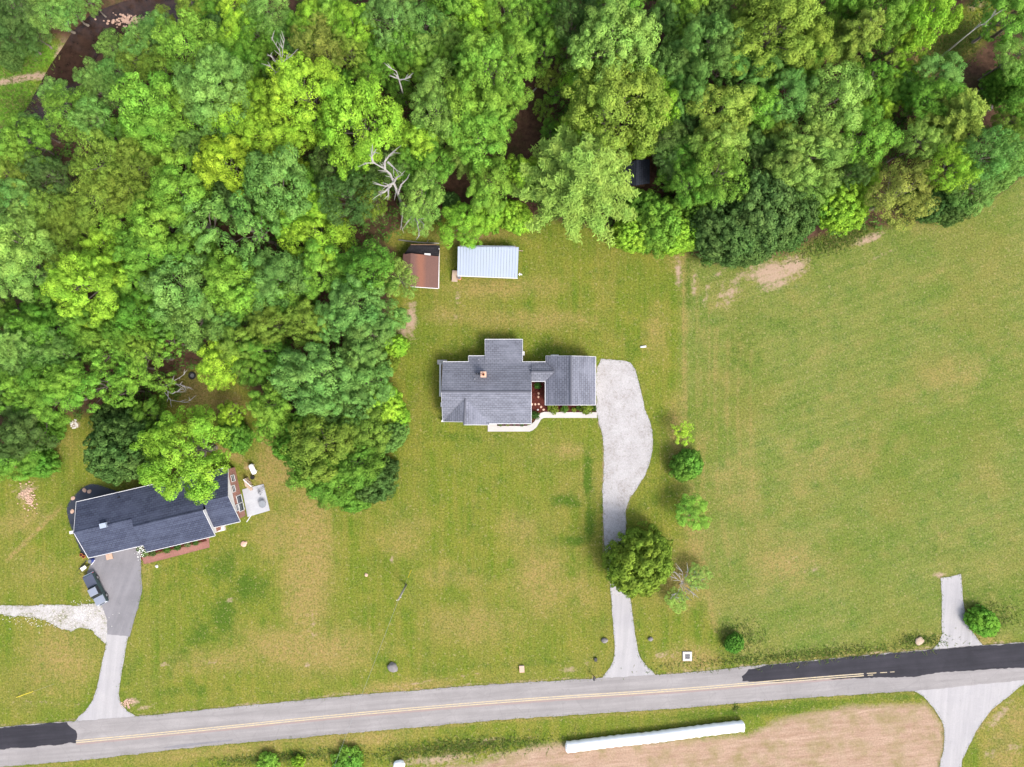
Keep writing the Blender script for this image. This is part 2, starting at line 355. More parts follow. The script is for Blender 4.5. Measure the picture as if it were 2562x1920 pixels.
def tube(pts, radii, n=7, caps=True):
    pts = [Vector(p) for p in pts]; V, F = [], []
    for i, p in enumerate(pts):
        d = (pts[min(i+1, len(pts)-1)] - pts[max(i-1, 0)]).normalized()
        s = d.cross(Vector((0.13, 0.07, 1))); s = s.normalized() if s.length > 1e-4 else Vector((1, 0, 0)); u = s.cross(d)
        for k in range(n):
            a = 2*math.pi*k/n; V.append(p + (s*math.cos(a) + u*math.sin(a))*radii[i])
    for i in range(len(pts)-1):
        for k in range(n): F.append((i*n+k, i*n+(k+1) % n, (i+1)*n+(k+1) % n, (i+1)*n+k))
    if caps: F.append(tuple(range(n))); F.append(tuple(range((len(pts)-1)*n, len(pts)*n))[::-1])
    return V, F
def cyl(c, r, h, n=16, r2=None):
    c = Vector(c); return tube([c, c + Vector((0, 0, h))], [r, r if r2 is None else r2], n)
def blob(c, r, seed=0, rough=0.25, sub=2, flat=0.0):
    bm = bmesh.new(); bmesh.ops.create_icosphere(bm, subdivisions=sub, radius=1.0); V = []
    for v in bm.verts:
        q = noise.noise(v.co*1.3 + Vector((seed*3.1, seed*1.7, 0)))*rough + noise.noise(v.co*3.1 + Vector((seed, 0, seed)))*rough*0.5
        p = v.co*(1 + q); p = Vector((p.x*r[0], p.y*r[1], max(p.z, -flat) * r[2] if flat else p.z*r[2])); V.append(Vector(c) + p)
    F = [tuple(x.index for x in f.verts) for f in bm.faces]; bm.free(); return V, F

# ------------------------------------------------------------------ 2-D helpers
def chaikin(pts, it=2, closed=False):
    for _ in range(it):
        out = []; n = len(pts); rngi = range(n) if closed else range(n-1)
        if not closed: out.append(pts[0])
        for i in rngi:
            a, b = pts[i], pts[(i+1) % n]
            out += [(a[0]*.75 + b[0]*.25, a[1]*.75 + b[1]*.25), (a[0]*.25 + b[0]*.75, a[1]*.25 + b[1]*.75)]
        if not closed: out.append(pts[-1])
        pts = out
    return pts
def rag(pts, step=0.35, amp=0.10, seed=0.0):
    out = []; n = len(pts)
    for i in range(n):
        a, b = Vector(pts[i]), Vector(pts[(i+1) % n]); L = (b - a).length; k = max(1, int(L/step))
        if L < 1e-6: continue
        nrm = Vector((-(b - a).y, (b - a).x)).normalized()
        for j in range(k):
            p = a.lerp(b, j/k)
            d = noise.noise(Vector((p.x*0.55, p.y*0.55, seed)))*1.0 + noise.noise(Vector((p.x*2.3, p.y*2.3, seed + 5)))*0.8
            out.append(tuple(p + nrm*d*amp))
    return out
def sheet(name, pts_px, z, mat, kind='structure', amp=0.10, smooth=0, step=0.35, depth=0.08, pts=None):
    p2 = pts if pts is not None else [tuple(W(*p).xy) for p in pts_px]
    if smooth: p2 = chaikin(p2, smooth, True)
    if amp > 0: p2 = rag(p2, step, amp, hash(name) % 97 if False else sum(map(ord, name)) % 97)
    bm = bmesh.new(); vs = [bm.verts.new((p[0], p[1], z)) for p in p2]; f = bm.faces.new(vs)
    if f.normal.z < 0: f.normal_flip()
    bm.normal_update()
    if f.normal.z < 0: bmesh.ops.reverse_faces(bm, faces=[f])
    n = len(vs); lo = [bm.verts.new((p[0], p[1], z - depth)) for p in p2]
    for i in range(n): bm.faces.new((vs[i], lo[i], lo[(i+1) % n], vs[(i+1) % n]))
    bmesh.ops.triangulate(bm, faces=[f]); 
    me = bpy.data.meshes.new(name); bm.to_mesh(me); bm.free(); me.materials.append(MATS[mat])
    o = link(bpy.data.objects.new(name, me)); BASE[o.name] = Vector((0, 0, 0))
    if kind: o['kind'] = kind
    EDGES.append(p2); return o
EDGES = []
def pxl(t, *xy): return [px(t, xy[i], xy[i+1]) for i in range(0, len(xy), 2)]

# ------------------------------------------------------------------ the ground sheet
def inpoly(X, Y, poly):
    ins = np.zeros(X.shape, bool); n = len(poly)
    for i in range(n):
        x1, y1 = poly[i]; x2, y2 = poly[(i+1) % n]
        c = ((y1 > Y) != (y2 > Y)); 
        with np.errstate(divide='ignore', invalid='ignore'):
            xi = (x2 - x1)*(Y - y1)/(y2 - y1 + 1e-12) + x1
        ins ^= c & (X < xi)
    return ins
def dseg(X, Y, pts, closed=False):
    d = np.full(X.shape, 1e9); n = len(pts)
    for i in range(n if closed else n-1):
        x1, y1 = pts[i]; x2, y2 = pts[(i+1) % n]; dx, dy = x2-x1, y2-y1
        t = np.clip(((X-x1)*dx + (Y-y1)*dy)/(dx*dx + dy*dy + 1e-9), 0, 1)
        d = np.minimum(d, np.hypot(X - x1 - t*dx, Y - y1 - t*dy))
    return d
def softpoly(X, Y, poly_px, soft):
    d = dseg(X, Y, poly_px, True); s = np.where(inpoly(X, Y, poly_px), d, -d)
    return np.clip(0.5 + s/(2*soft), 0, 1)
WOOD = [(-400, -900), (3000, -900), (3000, 330), (2562, 440), (2440, 530), (2230, 570), (2090, 580), (1960, 640), (1770, 660), (1690, 610), (1560, 590), (1300, 540), (1130, 560),
        (1015, 570), (1005, 720), (985, 830), (975, 960), (980, 1080), (960, 1200), (870, 1250), (760, 1200), (690, 1060), (600, 1000), (420, 1000), (300, 1050), (210, 1040), (120, 1050), (110, 1150), (0, 1180), (-400, 1180)]
STUBBLE = pxl('I', 700, 1320, 1100, 1250, 1590, 1240, 1690, 1380, 1700, 1500, 1660, 1700, 1500, 2400, -2600, 2600, -2200, 1700, -1300, 1620, -900, 1500, -100, 1470, 420, 1440)
CREEK = pxl('A', 1400, -420, 1250, -140, 1080, 30, 820, 100, 640, 165, 540, 260, 470, 370, 400, 470, 330, 600, 240, 760, 120, 900, -250, 1000)
FIELD = [(1705, 640), (1760, 640), (1980, 620), (2230, 560), (2562, 430), (4000, 300), (4000, 1640), (2562, 1600), (1840, 1660), (1760, 1500), (1730, 1350), (1705, 1200)]
NORTH = pxl('G', -500, 1440, 0, 1388, 280, 1362, 480, 1350, 860, 1320, 2212, 1188) + pxl('H', 900, 1118, 1640, 1075, 2212, 1040) + pxl('I', 400, 1000, 560, 985, 1080, 935, 1630, 885, 2212, 840, 2900, 795)
SOUTH = pxl('G', -500, 1700, 0, 1645, 560, 1598, 1300, 1512, 2212, 1430) + pxl('H', 1100, 1335, 2212, 1265) + pxl('I', 700, 1205, 1500, 1155, 2212, 1085, 2900, 1030)
def build_ground():
    inner_x = np.arange(-96, 96.01, 0.42); inner_y = np.arange(-74, 78.01, 0.42)
    out = np.array([4, 10, 20, 40, 80, 160, 320, 640, 1300, 2500.])
    xs = np.concatenate([inner_x[0] - out[::-1], inner_x, inner_x[-1] + out]); ys = np.concatenate([inner_y[0] - out[::-1], inner_y, inner_y[-1] + out])
    GX, GY = np.meshgrid(xs, ys); nx, ny = len(xs), len(ys)
    PX = GX/S + 1281; PY = 960 - GY/S
    z = np.zeros_like(GX)
    dc = dseg(PX, PY, CREEK); prof = np.clip((62 - dc)/34, 0, 1); prof = prof*prof*(3 - 2*prof); z -= 1.1*prof
    dry = np.zeros_like(GX); lush_and_shade = dry.copy(); soil = dry.copy()
    def ell(ch, cx, cy, rx, ry, ang=0, w=1.0):
        a = R(ang); dx, dy = PX - cx, PY - cy; u = (dx*math.cos(a) + dy*math.sin(a))/rx; v = (-dx*math.sin(a) + dy*math.cos(a))/ry
        k = w*np.exp(-(u*u + v*v)*1.1); np.maximum(ch, k, out=ch)
    def streak(ch, pts, wd_, w=1.0):
        k = w*np.exp(-(dseg(PX, PY, pts)/wd_)**2); np.maximum(ch, k, out=ch)
    # straw-dry grass
    for a in [(770, 1400, 64, 220, 4, .9), (700, 1330, 60, 90, 0, .6), (1000, 1330, 70, 90, 0, .35), (1300, 1320, 60, 60, 20, .4), (1130, 1440, 90, 40, 0, .4), (1450, 1480, 50, 90, 0, .4), (330, 1420, 50, 60, 0, .5), (760, 1620, 190, 60, 0, .75), (560, 1650, 200, 40, -4, .45), (150, 1640, 110, 110, 0, .6), (240, 1460, 60, 60, 0, .4), (1350, 1450, 90, 110, 0, .55), (1200, 1560, 140, 60, 0, .45),
              (900, 1130, 60, 200, 0, .35), (700, 1180, 90, 70, 30, .8), (690, 1090, 50, 60, 20, .75), (560, 1020, 60, 40, 0, .85), (500, 980, 60, 50, 0, .8), (1710, 1450, 60, 90, 0, .6), (1730, 1650, 90, 40, 0, .75), (1560, 1640, 40, 30, 0, .5),
              (1690, 1090, 26, 120, 0, .6), (1740, 1330, 40, 110, 0, .6), (1250, 720, 200, 30, 0, .5), (1350, 800, 180, 30, 0, .5), (1120, 790, 80, 26, 0, .45), (1640, 830, 40, 90, 0, .4), (1420, 1130, 60, 24, 0, .5), (1960, 1400, 120, 70, 0, .5),
              (1850, 1250, 120, 120, 0, .3), (2100, 1150, 200, 60, -15, .3), (2350, 950, 200, 50, -20, .3), (2200, 1640, 360, 16, -5, .5), (2440, 1610, 90, 30, 0, .6), (2420, 1780, 120, 60, -45, .9), (2510, 1880, 50, 80, 0, .8), (2540, 1800, 40, 60, 0, .7), (100, 1420, 110, 50, 0, .3),
              (60, 1300, 80, 40, -20, .5), (150, 1110, 50, 90, 10, .3), (1000, 1720, 160, 20, -5, .6), (560, 1880, 300, 22, -5, .5), (900, 1850, 160, 26, -6, .6), (2330, 160, 120, 60, -35, .9), (1180, 590, 120, 24, 0, .6), (1700, 640, 40, 60, 0, .5), (1240, 830, 30, 400, 0, .0)]:
        ell(dry, *a)
    streak(dry, [(1712, 640), (1712, 900), (1716, 1100), (1740, 1290), (1770, 1480), (1790, 1580)], 8, .5)
    streak(dry, [(1745, 700), (1745, 1100), (1775, 1400)], 6, .4); streak(dry, [(1775, 760), (1772, 1100)], 6, .35)
    streak(dry, [(540, 1120), (600, 1150), (660, 1210)], 9, .9); streak(dry, [(20, 1400), (90, 1330), (150, 1270)], 7, .7)
    streak(dry, [(650, 1860), (850, 1840), (1100, 1812), (1400, 1790)], 7, .55)
    for k in range(7):
        y0 = 720 + 110*k; streak(dry, [(1850, y0 + 120), (2150, y0 + 30), (2562, y0 - 110)], 9, .16)
    # lush: dark grass, and the grey house's soft shadow painted north of its roof
    for a in [(555, 1420, 60, 50, 30, .8), (620, 1470, 60, 50, -20, 1.0), (560, 1540, 36, 66, 12, 1.1), (500, 1590, 50, 34, -30, .9), (450, 1640, 40, 24, -20, .6), (1470, 1190, 13, 66, 0, 1.25), (1420, 1255, 50, 18, 10, 1.1), (1475, 1310, 13, 52, 0, 1.25), (1440, 1352, 50, 16, 0, 1.2), (1380, 1395, 30, 8, 0, .4),
              (1190, 858, 120, 24, 0, .6), (1380, 885, 60, 26, 0, .75), (1130, 1095, 160, 16, 0, .6), (1575, 880, 26, 60, 10, .5), (1640, 1080, 20, 90, 0, .4), (1640, 1240, 40, 50, 0, .45), (450, 1730, 130, 16, -3, .6), (700, 1800, 300, 9, -5, .5), (1250, 1665, 200, 12, -3, .55),
              (1100, 1860, 150, 14, -5, .5), (1900, 1778, 300, 16, -5, .85), (2240, 1742, 120, 14, -3, .7), (2490, 1860, 60, 40, -50, .5), (1180, 1850, 60, 24, 0, .7), (1340, 1870, 40, 26, 0, .75), (2290, 1600, 40, 12, 0, .9), (2480, 1500, 90, 60, 0, .5), (2350, 1380, 120, 40, 0, .35),
              (1860, 870, 70, 130, 0, .4), (1960, 800, 90, 40, 0, .3), (2000, 1010, 120, 20, -10, .3), (60, 150, 80, 40, -10, 1.0), (40, 250, 60, 50, 0, 1.0), (20, 180, 60, 30, 0, 1), (1520, 690, 26, 18, 0, .6), (1545, 705, 20, 14, 0, .5), (1610, 840, 20, 30, 0, .5), (1270, 1230, 180, 130, 0, .12), (940, 1110, 30, 60, 0, .4),
              (300, 1180, 40, 60, 0, .2), (430, 1490, 60, 120, 0, .25), (330, 1690, 14, 60, 8, .5), (350, 1760, 40, 9, 0, .5), (1830, 1640, 44, 28, 20, .6), (1840, 1560, 60, 50, 0, .3), (2400, 60, 50, 20, -30, .5), (1540, 1250, 10, 140, 0, .35)]:
        ell(lush_and_shade, *a)
    streak(lush_and_shade, [(1722, 650), (1722, 760)], 8, .8); streak(lush_and_shade, [(1505, 1060), (1512, 1180), (1510, 1280)], 7, .5)
    # bare soil
    for a in [(1029, 800, 17, 55, 0, 1.0), (1015, 835, 34, 22, 0, .8), (1697, 680, 11, 46, 0, .95), (1930, 684, 66, 50, -15, 1.05), (1980, 664, 50, 38, 0, 1.0), (1830, 730, 30, 50, 30, .7), (1850, 720, 60, 26, -40, .45), (2170, 600, 50, 14, -22, .9), (2200, 640, 70, 8, -22, .55), (1145, 745, 9, 26, 8, .75), (1140, 790, 10, 30, 0, .45), (2262, 70, 30, 40, 0, .5),
              (2290, 110, 60, 30, -40, .6), (2440, 15, 40, 20, 0, .6), (65, 1235, 26, 30, 20, .95), (40, 1225, 34, 16, 0, .55), (188, 1062, 16, 12, 0, 1.0), (1430, 1676, 34, 9, -4, .9), (1660, 1640, 50, 16, 0, .62), (330, 1755, 26, 12, 0, .95), (365, 1770, 34, 7, -12, .9), (1220, 1855, 60, 14, -6, .6), (530, 1660, 40, 9, 5, .6),
              (410, 1662, 12, 9, 0, .8), (980, 1400, 6, 14, 0, .8), (1470, 1662, 12, 7, 0, .8), (1000, 1905, 60, 14, -5, .5), (1100, 1900, 170, 20, -5, .8), (1300, 1885, 120, 14, -5, .7), (2440, 1800, 90, 24, -52, .95), (2500, 1790, 60, 16, -50, .7), (2540, 1870, 30, 20, 0, .6), (2480, 1890, 24, 18, 0, .6), (620, 1170, 18, 12, 0, .5), (580, 1010, 30, 22, 0, .5), (2350, 1440, 18, 9, 0, .9), (140, 1760, 180, 8, 3, .5),
              (1180, 600, 50, 18, 0, .45), (940, 1310, 9, 6, 0, .6), (1650, 1590, 18, 10, 0, .3), (2030, 1420, 50, 26, 0, .42), (1990, 1400, 40, 20, 0, .42), (1480, 1790, 50, 10, -5, .4), (770, 1665, 9, 9, 0, .8), (780, 1560, 22, 90, 0, .42), (575, 1500, 12, 10, 0, .8)]:
        ell(soil, *a)
    for s_ in ([(1738, 690), (1735, 740)], [(1772, 715), (1763, 770)], [(1808, 700), (1795, 765)], [(1850, 685), (1825, 720), (1818, 770)], [(1840, 700), (1870, 680)], [(1790, 690), (1812, 675)]): streak(soil, s_, 9, .62)
    streak(soil, pxl('A', 300, 480, 160, 500, -60, 545), 11, 1.0); streak(soil, pxl('A', 250, 660, 150, 760), 9, .8); streak(soil, pxl('A', 420, 210, 330, 420, 270, 490), 8, .9)
    streak(soil, [(980, 1720), (1110, 1700), (1200, 1683)], 4, .7); streak(soil, pxl('A', 600, 60, 500, 150), 12, .8)
    streak(soil, pxl('E', 1650, 700, 1652, 1050, 1688, 1150, 1700, 1300, 1690, 1480, 1695, 1646) + pxl('H', 1702, 250, 1726, 380), 5, .72)
    streak(soil, pxl('E', 1900, 1515, 1860, 1575, 1840, 1646) + pxl('H', 1842, 150), 5, .6); streak(soil, pxl('I', 1815, 420, 1825, 600, 1850, 740), 4, .5)
    streak(soil, [(p[0], p[1] - 3) for p in NORTH], 5, .62); streak(dry, [(p[0], p[1] + 4) for p in SOUTH], 6, .35)
    for k, xx in enumerate((1760, 1792, 1822, 1850, 1880)): streak(dry, [(xx, 800 + 20*k), (xx - 4, 1000), (xx + 4, 1250), (xx + 40, 1440)], 6, .34)
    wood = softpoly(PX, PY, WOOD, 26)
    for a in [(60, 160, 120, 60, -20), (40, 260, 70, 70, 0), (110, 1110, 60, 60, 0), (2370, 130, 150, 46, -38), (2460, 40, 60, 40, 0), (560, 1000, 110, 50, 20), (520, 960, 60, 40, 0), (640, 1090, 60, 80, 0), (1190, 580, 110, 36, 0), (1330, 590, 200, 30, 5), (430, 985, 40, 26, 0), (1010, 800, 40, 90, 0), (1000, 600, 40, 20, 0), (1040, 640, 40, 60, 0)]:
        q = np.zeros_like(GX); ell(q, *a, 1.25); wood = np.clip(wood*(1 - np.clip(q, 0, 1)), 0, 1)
    # worn earth of the woodland track
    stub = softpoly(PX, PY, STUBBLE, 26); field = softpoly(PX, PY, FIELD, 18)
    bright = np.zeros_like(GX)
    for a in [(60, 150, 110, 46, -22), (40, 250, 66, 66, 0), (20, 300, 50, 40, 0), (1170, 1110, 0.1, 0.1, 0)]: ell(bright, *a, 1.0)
    verts = np.stack([GX, GY, z], -1).reshape(-1, 3)
    idx = np.arange(nx*ny).reshape(ny, nx); q = np.stack([idx[:-1, :-1], idx[:-1, 1:], idx[1:, 1:], idx[1:, :-1]], -1).reshape(-1, 4)
    me = bpy.data.meshes.new('ground'); me.vertices.add(len(verts)); me.vertices.foreach_set('co', verts.ravel())
    me.loops.add(q.size); me.polygons.add(len(q)); me.loops.foreach_set('vertex_index', q.ravel().astype(np.int32))
    me.polygons.foreach_set('loop_start', np.arange(0, q.size, 4, dtype=np.int32)); me.update(calc_edges=True)
    for nm, chs in (('patch_a', (dry, lush_and_shade, soil, np.ones_like(dry))), ('patch_b', (stub, wood, field, bright))):
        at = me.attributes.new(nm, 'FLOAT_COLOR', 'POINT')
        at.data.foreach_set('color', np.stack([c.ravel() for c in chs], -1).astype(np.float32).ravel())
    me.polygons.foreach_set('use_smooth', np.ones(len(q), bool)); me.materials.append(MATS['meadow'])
    o = link(bpy.data.objects.new('ground', me)); o['kind'] = 'structure'
build_ground()

# ------------------------------------------------------------------ creek
def offset_strip(pts, half):
    L_, R_ = [], []
    for i, p in enumerate(pts):
        a, b = Vector(pts[max(i-1, 0)]), Vector(pts[min(i+1, len(pts)-1)]); d = (b - a).normalized(); n = Vector((-d.y, d.x))
        h = half[i] if isinstance(half, (list, tuple)) else half
        L_.append(tuple(Vector(p) + n*h)); R_.append(tuple(Vector(p) - n*h))
    return L_ + R_[::-1]
creek_w = [tuple(W(*p).xy) for p in chaikin(CREEK, 2)]
sheet('creek', None, -0.62, 'creek_water', amp=0, depth=0.02, pts=offset_strip(creek_w, 3.9)); EDGES.pop()
# ------------------------------------------------------------------ road and drives
sheet('road', NORTH + SOUTH[::-1], 0.034, 'old_asphalt', amp=0.13)
sheet('side_road', pxl('I', 1440, 1150, 1500, 1157, 1570, 1195, 1640, 1275, 1690, 1370, 1702, 1450, 1690, 1540, 1665, 1660, 1640, 1900, 1770, 1900, 1815, 1600, 1900, 1420, 2000, 1280, 2212, 1110, 2500, 950, 2200, 1040), 0.026, 'pale_paving', amp=0.12)
sheet('road_patch', pxl('I', 395, 1062, 440, 1020, 560, 988, 1080, 938, 1630, 888, 2212, 843, 2900, 798, 2900, 950, 2212, 1005, 1900, 1022, 1640, 1040, 1500, 1062, 1260, 1070, 960, 1078, 700, 1090, 520, 1098, 400, 1092), 0.040, 'fresh_asphalt', amp=0.16, depth=0.004)
sheet('road_patch', pxl('G', -500, 1440, 0, 1392, 90, 1385, 280, 1364, 430, 1356, 445, 1380, 490, 1410, 498, 1450, 488, 1488, 300, 1508, 0, 1532, -500, 1580), 0.040, 'fresh_asphalt', amp=0.16, depth=0.004)
sheet('road_patch', pxl('G', 1050, 1520, 1150, 1500, 1500, 1466, 1490, 1478, 1300, 1498, 1150, 1520), 0.040, 'drive_asphalt', amp=0.05, depth=0.004)
sheet('drive_to_grey_house', pxl('H', 1738, 470, 1748, 560, 1760, 750, 1772, 900, 1755, 985, 1690, 1062, 1690, 1110, 2060, 1090, 2030, 1046, 1965, 985, 1922, 920, 1900, 780, 1872, 570, 1850, 470), 0.022, 'pale_paving', amp=0.07, smooth=1)
sheet('gravel_drive', pxl('E', 1655, 664, 1760, 668, 1860, 682, 1895, 720, 1925, 800, 1952, 950, 2008, 1110, 2018, 1230, 1990, 1370, 1905, 1510, 1862, 1570, 1842, 1646) + pxl('H', 1840, 100, 1842, 300, 1855, 540, 1745, 545, 1730, 400, 1706, 250, 1695, 60) + pxl('E', 1690, 1480, 1702, 1300, 1690, 1150, 1656, 1050, 1650, 860), 0.027, 'pale_gravel', amp=0.16, smooth=1)
sheet('drive_to_brick_house', pxl('G', 690, 760, 680, 870, 652, 1000, 612, 1190, 562, 1270, 490, 1335, 470, 1390, 900, 1350, 880, 1318, 800, 1272, 762, 1200, 772, 1100, 800, 950, 822, 810, 842, 760), 0.022, 'pale_paving', amp=0.08, smooth=1)
sheet('asphalt_forecourt', pxl('G', 560, 240, 590, 330, 560, 390, 585, 480, 655, 610, 690, 700, 692, 790, 760, 796, 836, 806, 862, 700, 892, 620, 914, 500, 908, 380, 905, 330, 900, 150), 0.029, 'drive_asphalt', amp=0.10)
sheet('gravel_track', pxl('G', -300, 620, 0, 605, 200, 605, 350, 600, 500, 605, 600, 590, 665, 612, 700, 700, 700, 800, 680, 850, 600, 775, 520, 740, 470, 770, 400, 760, 330, 720, 220, 680, 0, 668, -300, 680), 0.016, 'white_gravel', amp=0.34)
sheet('field_entrance', pxl('I', 1675, 428, 1740, 418, 1806, 402, 1818, 560, 1832, 660, 1860, 750, 1935, 848, 1960, 880, 1600, 912, 1660, 850, 1684, 790, 1684, 600), 0.024, 'pale_paving', amp=0.08)
YL = pxl('G', 490, 1481, 1300, 1404, 2212, 1308) + pxl('H', 1100, 1215, 2212, 1146) + pxl('I', 400, 1112, 960, 1066, 1180, 1050)
yl_w = [tuple(W(*p).xy) for p in chaikin(YL, 2)]
def shift(pts, d):
    out = []
    for i, p in enumerate(pts):
        a, b = Vector(pts[max(i-1, 0)]), Vector(pts[min(i+1, len(pts)-1)]); t = (b - a).normalized(); out.append(tuple(Vector(p) + Vector((-t.y, t.x))*d))
    return out
for d in (-0.16, 0.16):
    sheet('centre_line', None, 0.044, 'yellow_paint', amp=0.012, depth=0.003, pts=offset_strip(shift(yl_w, d), 0.085)); EDGES.pop()
for t0, t1, d in ((1200, 1262, .16), (1285, 1330, .15), (1350, 1378, .17), (1205, 1240, -.15)):
    q = [tuple(W(*px('I', t, 1048 - (t - 1200)*.055)).xy) for t in (t0, t1)]; sheet('centre_line', None, 0.0445, 'yellow_paint', amp=0.02, depth=0.003, step=.15, pts=offset_strip(shift(q, d), 0.06)); EDGES.pop()
sheet('road_dust', None, 0.0385, 'red_dust', amp=0.05, depth=0.003, pts=offset_strip(shift(yl_w[:-3], -0.42), 0.14)); EDGES.pop()
# house paving and beds
sheet('mulch_bed', pxl('h', 1235, 600, 1445, 600, 1445, 905, 2070, 905, 2075, 1025, 1400, 1025, 1330, 1070, 1290, 1130, 1235, 1170), 0.014, 'mulch', amp=0.04)
sheet('mulch_bed', pxl('h', 815, 1130, 1200, 1130, 1210, 1200, 815, 1200), 0.018, 'mulch', amp=0.02)
def walk():
    up = [(2078, 1015), (1560, 1013), (1420, 1010), (1375, 1022), (1340, 1050), (1318, 1090), (1290, 1135), (1250, 1168), (1190, 1186), (822, 1187), (822, 1120), (706, 1120)]
    dn = [(706, 1257), (1230, 1257), (1275, 1240), (1320, 1200), (1350, 1150), (1375, 1105), (1410, 1086), (1450, 1085), (2078, 1086)]
    o = sheet('front_walk', [px('h', *p) for p in up + dn], 0.10, 'concrete', amp=0.0, depth=0.14)
walk()
sheet('brick_walk', pxl('k', 800, 930, 845, 1090, 880, 1088, 1505, 925, 1500, 800, 1460, 810, 1480, 860, 890, 1015, 850, 935), 0.05, 'brick_paving', amp=0.02, depth=0.08)
sheet('front_bed', pxl('k', 760, 905, 800, 1010, 850, 1085, 870, 1010, 1480, 860, 1450, 780), 0.020, 'mulch', amp=0.08)
tarp_px = pxl('k', 300, 285, 220, 330, 150, 400, 80, 480, 66, 560, 85, 640, 120, 740, 180, 900, 240, 1030, 330, 900, 420, 600, 760, 420, 640, 380, 480, 330, 400, 295)
sheet('ground_cloth', tarp_px, 0.015, 'dark_tarp', amp=0.06, smooth=1)
sheet('patio', pxl('k', 1835, 342, 2050, 287, 2113, 553, 1890, 618), 0.09, 'patio_concrete', amp=0.0, depth=0.13)

# ------------------------------------------------------------------ building helpers
def window(parent, c, ax, nrm, w=1.0, h=1.1, mullion=True):
    """window in a wall: c world centre on the wall face, ax horizontal direction, nrm outward normal"""
    ax, nrm, up = Vector(ax).normalized(), Vector(nrm).normalized(), Vector((0, 0, 1)); c = Vector(c)
    def plate(cx, cz, sx, sz, d0, d1):
        o = c + ax*cx + up*cz; v = [o + ax*x*sx/2 + up*z*sz/2 + nrm*d for d in (d0, d1) for x, z in ((-1, -1), (1, -1), (1, 1), (-1, 1))]
        return v, [(0, 1, 2, 3), (4, 5, 6, 7), (0, 1, 5, 4), (1, 2, 6, 5), (2, 3, 7, 6), (3, 0, 4, 7)]
    t = 0.11
    parts = [plate(-w/2 - t/2, 0, t, h + 2*t, -.02, .06), plate(w/2 + t/2, 0, t, h + 2*t, -.02, .06), plate(0, h/2 + t/2, w, t, -.02, .055), plate(0, -h/2 - t/2, w, t, -.02, .085)]
    if mullion: parts.append(plate(0, 0, w, .06, -.01, .045))
    f = mk('window', *join(parts), 'white_trim', parent); mk('pane', *plate(0, 0, w, h, -.015, .02), 'window_pane', f)
def trims(parent, edges, w=0.08, h=0.13, name='gutter', drop=0.04):
    for a, b in edges: mk(name, *bar(Vector(a) - Vector((0, 0, drop)), Vector(b) - Vector((0, 0, drop)), w, h), 'white_trim', parent)
def ridge_cap(parent, a, b, mat, w=0.34):
    a, b = Vector(a), Vector(b); d = (b - a).normalized(); s = d.cross(Vector((0, 0, 1))).normalized(); up = Vector((0, 0, 1))
    v = [p + o for p in (a, b) for o in (s*w/2 - up*.06, -s*w/2 - up*.06, s*w/2 + up*.0, up*.09, -s*w/2 + up*.0)]
    mk('ridge_cap', v, [(0, 2, 3, 4, 1), (5, 6, 9, 8, 7), (0, 5, 7, 2), (2, 7, 8, 3), (3, 8, 9, 4), (4, 9, 6, 1), (1, 6, 5, 0)], mat, parent)
def gable_wall(parent, name, e0, e1, r0, r1, f0, f1, mat):
    """wall prism: eave line e0-e1, ridge line r0-r1, far eave f0-f1, all world points at their heights; drops to the ground"""
    pts = [e0, r0, f0, f1, r1, e1]; top = [Vector(p) - Vector((0, 0, .17)) for p in pts]; bot = [Vector((p[0], p[1], -0.05)) for p in pts]
    n = 6; v = top + bot
    F = [(0, 1, 4, 5), (1, 2, 3, 4)] + [(i, (i+1) % n, n + (i+1) % n, n + i) for i in range(n)] + [tuple(range(n, 2*n))]
    return mk(name, v, F, mat, parent)
def pull(a, b, d):
    a, b = Vector(a), Vector(b); u = (b - a); u.z = 0; u.normalize(); return a + u*d

